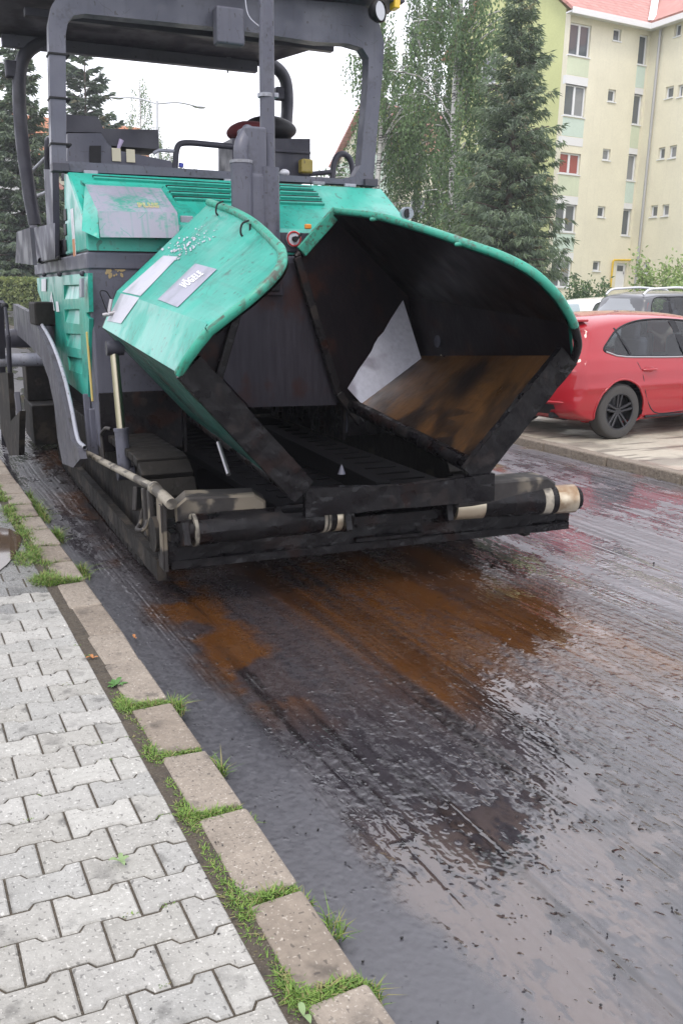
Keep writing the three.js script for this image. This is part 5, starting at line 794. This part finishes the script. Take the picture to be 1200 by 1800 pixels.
  mesh('wall', prism([[-4.6, 0], [3.6, 0], [3.6, 7.2], [-.6, 11.6], [-4.6, 7.2]], 9, 0).translate(0, 0, -9), wr, h1); mesh('roof', [plate([V(-5.1, 6.85, .4), V(-.6, 11.75, .4), V(-.6, 11.75, -9.4), V(-5.1, 6.85, -9.4)].reverse(), .2), plate([V(-.6, 11.75, .4), V(4.1, 6.85, .4), V(4.1, 6.85, -9.4), V(-.6, 11.75, -9.4)].reverse(), .2)], roofT, h1); windowAt(h1, [-1.5, -.2, 4.2, 5.6], g => g.translate(0, 0, .2), 2); windowAt(h1, [1.3, 2.4, 1.6, 3.0], g => g.translate(0, 0, .2), 2);
  const h2p = atDepth(120, 480, 66), h2_ = thing('house', 'low house with an orange tiled roof seen behind the spruces', 'house', V(h2p.x, 0, h2p.z)); mesh('wall', bar3(-6, 6, 0, 10.2, -8, 0, .02), cream, h2_); mesh('roof', [plate([V(-6.5, 10, .5), V(6.5, 10, .5), V(6.5, 14.3, -4), V(-6.5, 14.3, -4)], .2), plate([V(6.5, 10, -8.5), V(-6.5, 10, -8.5), V(-6.5, 14.3, -4), V(6.5, 14.3, -4)], .2)], std({ color: lc(.42, .17, .09), roughness: .8, map: bumpTexPale() }), h2_); windowAt(h2_, [-3, -1.6, 4, 5.5], g => g.translate(0, 0, .2), 2); windowAt(h2_, [1, 2.4, 4, 5.5], g => g.translate(0, 0, .2), 2);
  // street lamp with two arms
  const lp = atDepth(281, 500, 36), la = thing('street_lamp', 'tall pale street lamp with two long arms beyond the paver', 'street lamp', V(lp.x, roadY(lp.x) * 0 + .2, lp.z)), gp = std({ color: lc(.55, .56, .58), metalness: .5, roughness: .45 }), hL = atDepth(281, 192, 36).y - .2;
  mesh('pole', rod(V(0, 0, 0), V(0, hL, 0), .07, .05, 12), gp, la); for (const [x, y] of [[205, 172], [350, 188]]) { const e = atDepth(x, y, 36).sub(la.position); mesh('arm', tube([V(0, hL - .1, 0), e.clone().lerp(V(0, hL, 0), .5).add(V(0, .05, 0)), e], .03, 6, 16), gp, la); const hd = new THREE.SphereGeometry(1, 12, 8).scale(.28, .06, .1).translate(e.x, e.y, e.z); mesh('lamp_head', hd, gp, la); }
}
// ---------- trees, bushes, hedge ----------
{
  const leafMat = phy({ vertexColors: true, roughness: .8, side: THREE.DoubleSide, color: lc(1.7, 1.65, 1.75), transmission: .4, thickness: 0 });
  const acc = () => ({ p: [], c: [] }), tri = (A, a, b, c, col) => { A.p.push(a.x, a.y, a.z, b.x, b.y, b.z, c.x, c.y, c.z); for (let i = 0; i < 3; i++) A.c.push(...col); };
  const fin = A => { const g = new THREE.BufferGeometry(); g.setAttribute('position', new THREE.Float32BufferAttribute(A.p, 3)); g.setAttribute('color', new THREE.Float32BufferAttribute(A.c, 3)); g.computeVertexNormals(); g.setAttribute('uv', new THREE.Float32BufferAttribute(new Float32Array(A.p.length / 3 * 2), 2)); return g; };
  const rv = () => V(rnd() - .5, rnd() - .5, rnd() - .5).normalize();
  const leafQ = (A, p, d, L, W, col) => { const s = d.clone().cross(rv()).normalize().multiplyScalar(W / 2), m = p.clone().addScaledVector(d, L * .45), e = p.clone().addScaledVector(d, L); tri(A, p, m.clone().add(s), e, col); tri(A, p, e, m.clone().sub(s), col); };
  const bark = std({ map: tex(256, 256, tile((u, v) => scl(mixc([.06, .045, .035], [.13, .10, .08], fbm(u * 30, v * 6, 4, 951)), 1)), true), roughness: .95, bumpMap: bumpLump, bumpScale: .02 }), birchBark = std({ map: tex(256, 256, tile((u, v) => fbm(u * 6, v * 26, 4, 955) > .6 ? [.05, .045, .045] : scl([.55, .54, .52], .8 + .3 * vn(u * 20, v * 50, 956))), true), roughness: .85 });
  function conifer(name, label, base, h, r, o, group) {
    const t = thing(name, label, 'tree', base, rnd() * 6, group), A = acc(), limbs = [];
    mesh('trunk', rod(V(0, -.2, 0), V(0, h * .97, 0), .028 * h * .55, .015, 10), bark, t);
    const lv = Math.round(h * o.lv);
    for (let k = 0; k < lv; k++) {
      const f = (k + rnd() * .6) / lv, y = h * mix(o.y0, .99, f), n = Math.round(mix(o.n, 3, f)), len0 = r * Math.pow(1 - f, o.pow) + .12;
      for (let i = 0; i < n; i++) {
        const az = rnd() * 6.283, len = len0 * rr(.65, 1.18), up = mix(o.up0, o.up1, f), dir = V(Math.cos(az), up, Math.sin(az)).normalize(), pt = q => V(0, y, 0).addScaledVector(dir, len * q).add(V(0, -o.droop * len * q * q + o.tip * len * q * q * q, 0));
        if (len > .8) limbs.push(tube([pt(0), pt(.4), pt(.75)], .006 + .007 * len, 4, 4));
        const m = Math.ceil(len * o.den);
        for (let j = 0; j < m; j++) {
          const q = Math.pow((j + rnd()) / m, .8) * 1.02, p = pt(q), side = V(-Math.sin(az), 0, Math.cos(az)), spread = o.spread * len * (1 - q * .75) * (rnd() - .5) * 2;
          p.addScaledVector(side, spread); p.y -= Math.abs(spread) * .35 + rnd() * .06;
          const g = rnd(), col = mixc(o.c0, o.c1, g); if (rnd() < .03) { col[0] *= 1.6; }
          for (let w = 0; w < o.tw; w++) { const d = dir.clone().multiplyScalar(rr(.2, .9)).addScaledVector(side, rr(-.7, .7)).add(V(0, -o.hang * rr(.3, 1.2), 0)).normalize(); leafQ(A, p.clone().addScaledVector(rv(), .05), d, o.nl * rr(.6, 1.3), o.nw, col); }
        }
      }
    }
    const cr = mesh('crown', fin(A), leafMat, t, true); if (limbs.length) mesh('limbs', limbs, bark, cr); return t;
  }
  rnd = mulberry(301);
  const gy = p => Math.max(-.12 + 0, Math.max(rise(p.z), p.x > 26 ? 1 : 0) - .1);
  let p = atDepth(884, 500, 30); p.y = .1;
  conifer('larch_tree', 'soft green drooping conifer standing against the lime gable', p, 12.2, 2.25, { lv: 6.5, n: 7, y0: .06, pow: .74, up0: .0, up1: .8, droop: .3, tip: .16, den: 10, spread: .46, tw: 10, nl: .25, nw: .04, hang: .85, c0: [.04, .068, .036], c1: [.105, .15, .072] });
  p = atDepth(46, 480, 42); p.y = .8; conifer('spruce_tree', 'dark spruce beside the white house with drooping boughs', p, 12.6, 2.6, { lv: 3.4, n: 9, y0: .1, pow: .75, up0: -.05, up1: .5, droop: .3, tip: .2, den: 9, spread: .42, tw: 9, nl: .34, nw: .09, hang: .6, c0: [.03, .055, .03], c1: [.075, .11, .045] }, 'spruces along the street');
  p = atDepth(160, 480, 54); p.y = .6; conifer('spruce_tree', 'spruce with sparse tiered boughs rising over the engine hood', p, 15.2, 3.0, { lv: 2.2, n: 9, y0: .12, pow: .62, up0: -.02, up1: .45, droop: .25, tip: .3, den: 9, spread: .45, tw: 11, nl: .42, nw: .11, hang: .35, c0: [.028, .05, .032], c1: [.065, .10, .045] }, 'spruces along the street');
  p = atDepth(-20, 480, 56); p.y = 1; conifer('spruce_tree', 'low dark spruce at the roadside hedge', p, 6.2, 2.2, { lv: 4, n: 9, y0: .05, pow: .7, up0: 0, up1: .5, droop: .3, tip: .2, den: 10, spread: .42, tw: 9, nl: .3, nw: .08, hang: .6, c0: [.022, .045, .026], c1: [.06, .10, .04] }, 'spruces along the street');
  p = atDepth(590, 480, 48); p.y = .2; conifer('pine_tree', 'dark pine whose tip shows between hood and birch leaves', p, 8.8, 1.9, { lv: 3, n: 6, y0: .1, pow: .7, up0: .2, up1: .8, droop: .1, tip: .2, den: 9, spread: .3, tw: 6, nl: .22, nw: .06, hang: .1, c0: [.018, .036, .022], c1: [.045, .075, .035] });
  function birch(label, base, h, r, o, group) {
    const t = thing('birch_tree', label, 'tree', base, 0, group), A = acc(), limbs = [], twigs = [];
    const lean = o.lean || 0, tp = f => V(lean * f * f + .12 * Math.sin(f * 7 + o.s), h * f, .1 * Math.sin(f * 5));
    mesh('trunk', tube([0, .15, .3, .45, .6, .75, .9].map(tp), 1, 9, 50).translate(0, 0, 0) && taper(tp, .014 * h, .02, 40), birchBark, t);
    const n = o.n;
    for (let i = 0; i < n; i++) {
      const f = mix(.18, .97, Math.pow((i + rnd()) / n, .85)), a = tp(f), az = rnd() * 6.283, L = r * rr(.5, 1.1) * (f < .3 ? .8 : 1) * (1 - .75 * Math.max(0, f - .5) / .5), e = a.clone().add(V(Math.cos(az) * L, L * rr(.3, .9), Math.sin(az) * L)), md = a.clone().lerp(e, .5).add(V(0, L * .25, 0));
      if (L > .7) limbs.push(tube([a, md, e], .012 + .008 * L, 5, 6));
      const ns = Math.max(3, Math.round(L * o.st)), cv = new THREE.QuadraticBezierCurve3(a, md, e);
      for (let k = 0; k < ns; k++) {
        const q0 = cv.getPoint(rr(.2, 1)), hl = rr(.5, 1) * o.hang * (.55 + .45 * (1 - f)), dx = rr(-.25, .25) + Math.cos(az) * .2, dz = rr(-.25, .25) + Math.sin(az) * .2, m = Math.ceil(hl * o.den), tone = rnd(), st = q => q0.clone().add(V(dx * Math.sqrt(q) * hl * .5, -hl * q + .1, dz * Math.sqrt(q) * hl * .5));
        if (k % 3 === 0) twigs.push(tube([st(0), st(.5), st(1)], .006, 3, 3));
        for (let j = 0; j < m; j++) { const q = (j + rnd()) / m, p = st(q).addScaledVector(rv(), o.fl * rnd()), col = mixc(o.c0, o.c1, tone * .6 + rnd() * .4); if (rnd() < .04) { col[0] *= 2; col[1] *= 1.4; } leafQ(A, p, V(rr(-.6, .6), -1, rr(-.6, .6)).normalize(), o.ll * rr(.7, 1.3), o.ll * .7, col); }
      }
    }
    const cr = mesh('crown', fin(A), leafMat, t, true); if (limbs.length) mesh('limbs', limbs, birchBark, cr); if (twigs.length) { const w = mesh('twigs', twigs, bark, cr); w.userData.kind = 'stuff'; }
  }
  function taper(tp, r0, r1, seg) { const c = new THREE.CatmullRomCurve3(Array.from({ length: 12 }, (_, i) => tp(i / 11))), g = new THREE.TubeGeometry(c, seg, 1, 9), q = g.attributes.position; for (let i = 0; i <= seg; i++) { const k = c.getPointAt(i / seg), R = mix(r0, r1, i / seg); for (let j = 0; j <= 9; j++) { const id = i * 10 + j; q.setXYZ(id, k.x + (q.getX(id) - k.x) * R, k.y + (q.getY(id) - k.y) * R, k.z + (q.getZ(id) - k.z) * R); } } g.computeVertexNormals(); return g; }
  const bo = { n: 62, st: 11, hang: 2.6, den: 15, fl: .2, ll: .115, s: 1, c0: [.035, .075, .026], c1: [.10, .165, .055] };
  p = atDepth(785, 500, 36); p.y = .1; birch('tall weeping birch with white trunk beside the drooping conifer', p, 18, 2.7, { ...bo, n: 80 }, 'weeping birches');
  p = atDepth(655, 500, 39); p.y = .1; birch('weeping birch seen through the right canopy post', p, 13.4, 2.4, { ...bo, s: 3, n: 62 }, 'weeping birches');
  p = atDepth(720, 500, 42); p.y = .1; birch('dense weeping birch between two others with red roof behind', p, 15.5, 2.2, { ...bo, s: 4, n: 60, c0: [.03, .065, .026], c1: [.08, .135, .05] }, 'weeping birches');
  p = atDepth(250, 490, 62); p.y = .8; birch('slender pale birch behind the street lamp', p, 15.0, 1.9, { ...bo, s: 2, n: 40, den: 9, ll: .11, c0: [.06, .105, .05], c1: [.14, .2, .09] }, 'weeping birches');
  p = atDepth(305, 490, 60); p.y = .8; birch('low drooping birch right of the street lamp', p, 10.4, 2.4, { ...bo, s: 5, n: 40, den: 9, ll: .11, c0: [.06, .105, .05], c1: [.14, .2, .09] }, 'weeping birches');
  function bush(label, base, rx, h, n, c0, c1) { const t = thing('bush', label, 'bush', base), A = acc(), st = []; for (let i = 0; i < 14; i++) { const a = rnd() * 6.283, e = V(Math.cos(a) * rx * rr(.3, .9), h * rr(.6, 1.15), Math.sin(a) * rx * rr(.3, .9)); st.push(tube([V(0, 0, 0), e.clone().multiplyScalar(.5).add(V(0, h * .15, 0)), e], .012, 4, 5)); for (let k = 0; k < n / 14; k++) { const q = rr(.25, 1.05), p = e.clone().multiplyScalar(q).addScaledVector(rv(), rx * .38 * rnd()); p.y = Math.max(.05, p.y); leafQ(A, p, rv().add(V(0, .3, 0)).normalize(), rr(.1, .2), .07, mixc(c0, c1, rnd())); } } const f = mesh('foliage', fin(A), leafMat, t, true); mesh('stems', st, bark, f); }
  p = atDepth(1035, 520, 34); p.y = 1.0; bush('dark green bush below the small ground floor windows', p, 1.0, 1.5, 2600, [.03, .07, .025], [.09, .15, .05]);
  p = atDepth(1160, 515, 31); p.y = .9; bush('tall light green shrub with upright shoots by the drainpipe', p, 1.2, 2.3, 3200, [.09, .15, .04], [.22, .30, .10]);
  p = atDepth(1090, 520, 33); p.y = 1.0; bush('low green shrub beneath the door of the block', p, .8, .9, 1400, [.04, .09, .03], [.11, .17, .06]);
  p = atDepth(1215, 510, 29); p.y = .8; bush('light green shrub at the end of the flower bed', p, 1.0, 1.6, 1800, [.08, .14, .04], [.2, .28, .09]);
  // clipped hedge across the end of the street
  { const a = atDepth(-60, 508, 37), b = atDepth(190, 512, 37), t = thing('hedge', 'long clipped yellow green hedge across the end of the street', 'hedge', V((a.x + b.x) / 2, .95, (a.z + b.z) / 2)), A = acc(), d = b.clone().sub(a), L = d.length(); d.y = 0; d.normalize(); const s = V(-d.z, 0, d.x);
    for (let i = 0; i < 9000; i++) { const f = Math.floor(rnd() * 3), u = rr(-.5, .5) * L, v = rnd() * 1.25, w = rr(-.4, .4), q = f === 0 ? [u, 1.25 + rr(-.06, .05), w] : [u, v, f === 1 ? .42 + rr(-.06, .05) : -.42]; leafQ(A, d.clone().multiplyScalar(q[0]).addScaledVector(s, q[2]).add(V(0, q[1], 0)), rv(), .16, .1, mixc([.07, .11, .03], [.19, .22, .07], rnd())); }
    const c = new THREE.BoxGeometry(L, 1.15, .7).rotateY(-Math.atan2(d.z, d.x)).translate(0, .55, 0); mesh('branches', c, std({ color: lc(.03, .045, .015), roughness: .95 }), t); mesh('foliage', fin(A), leafMat, t, true); }
}
renderer.render(scene, camera);
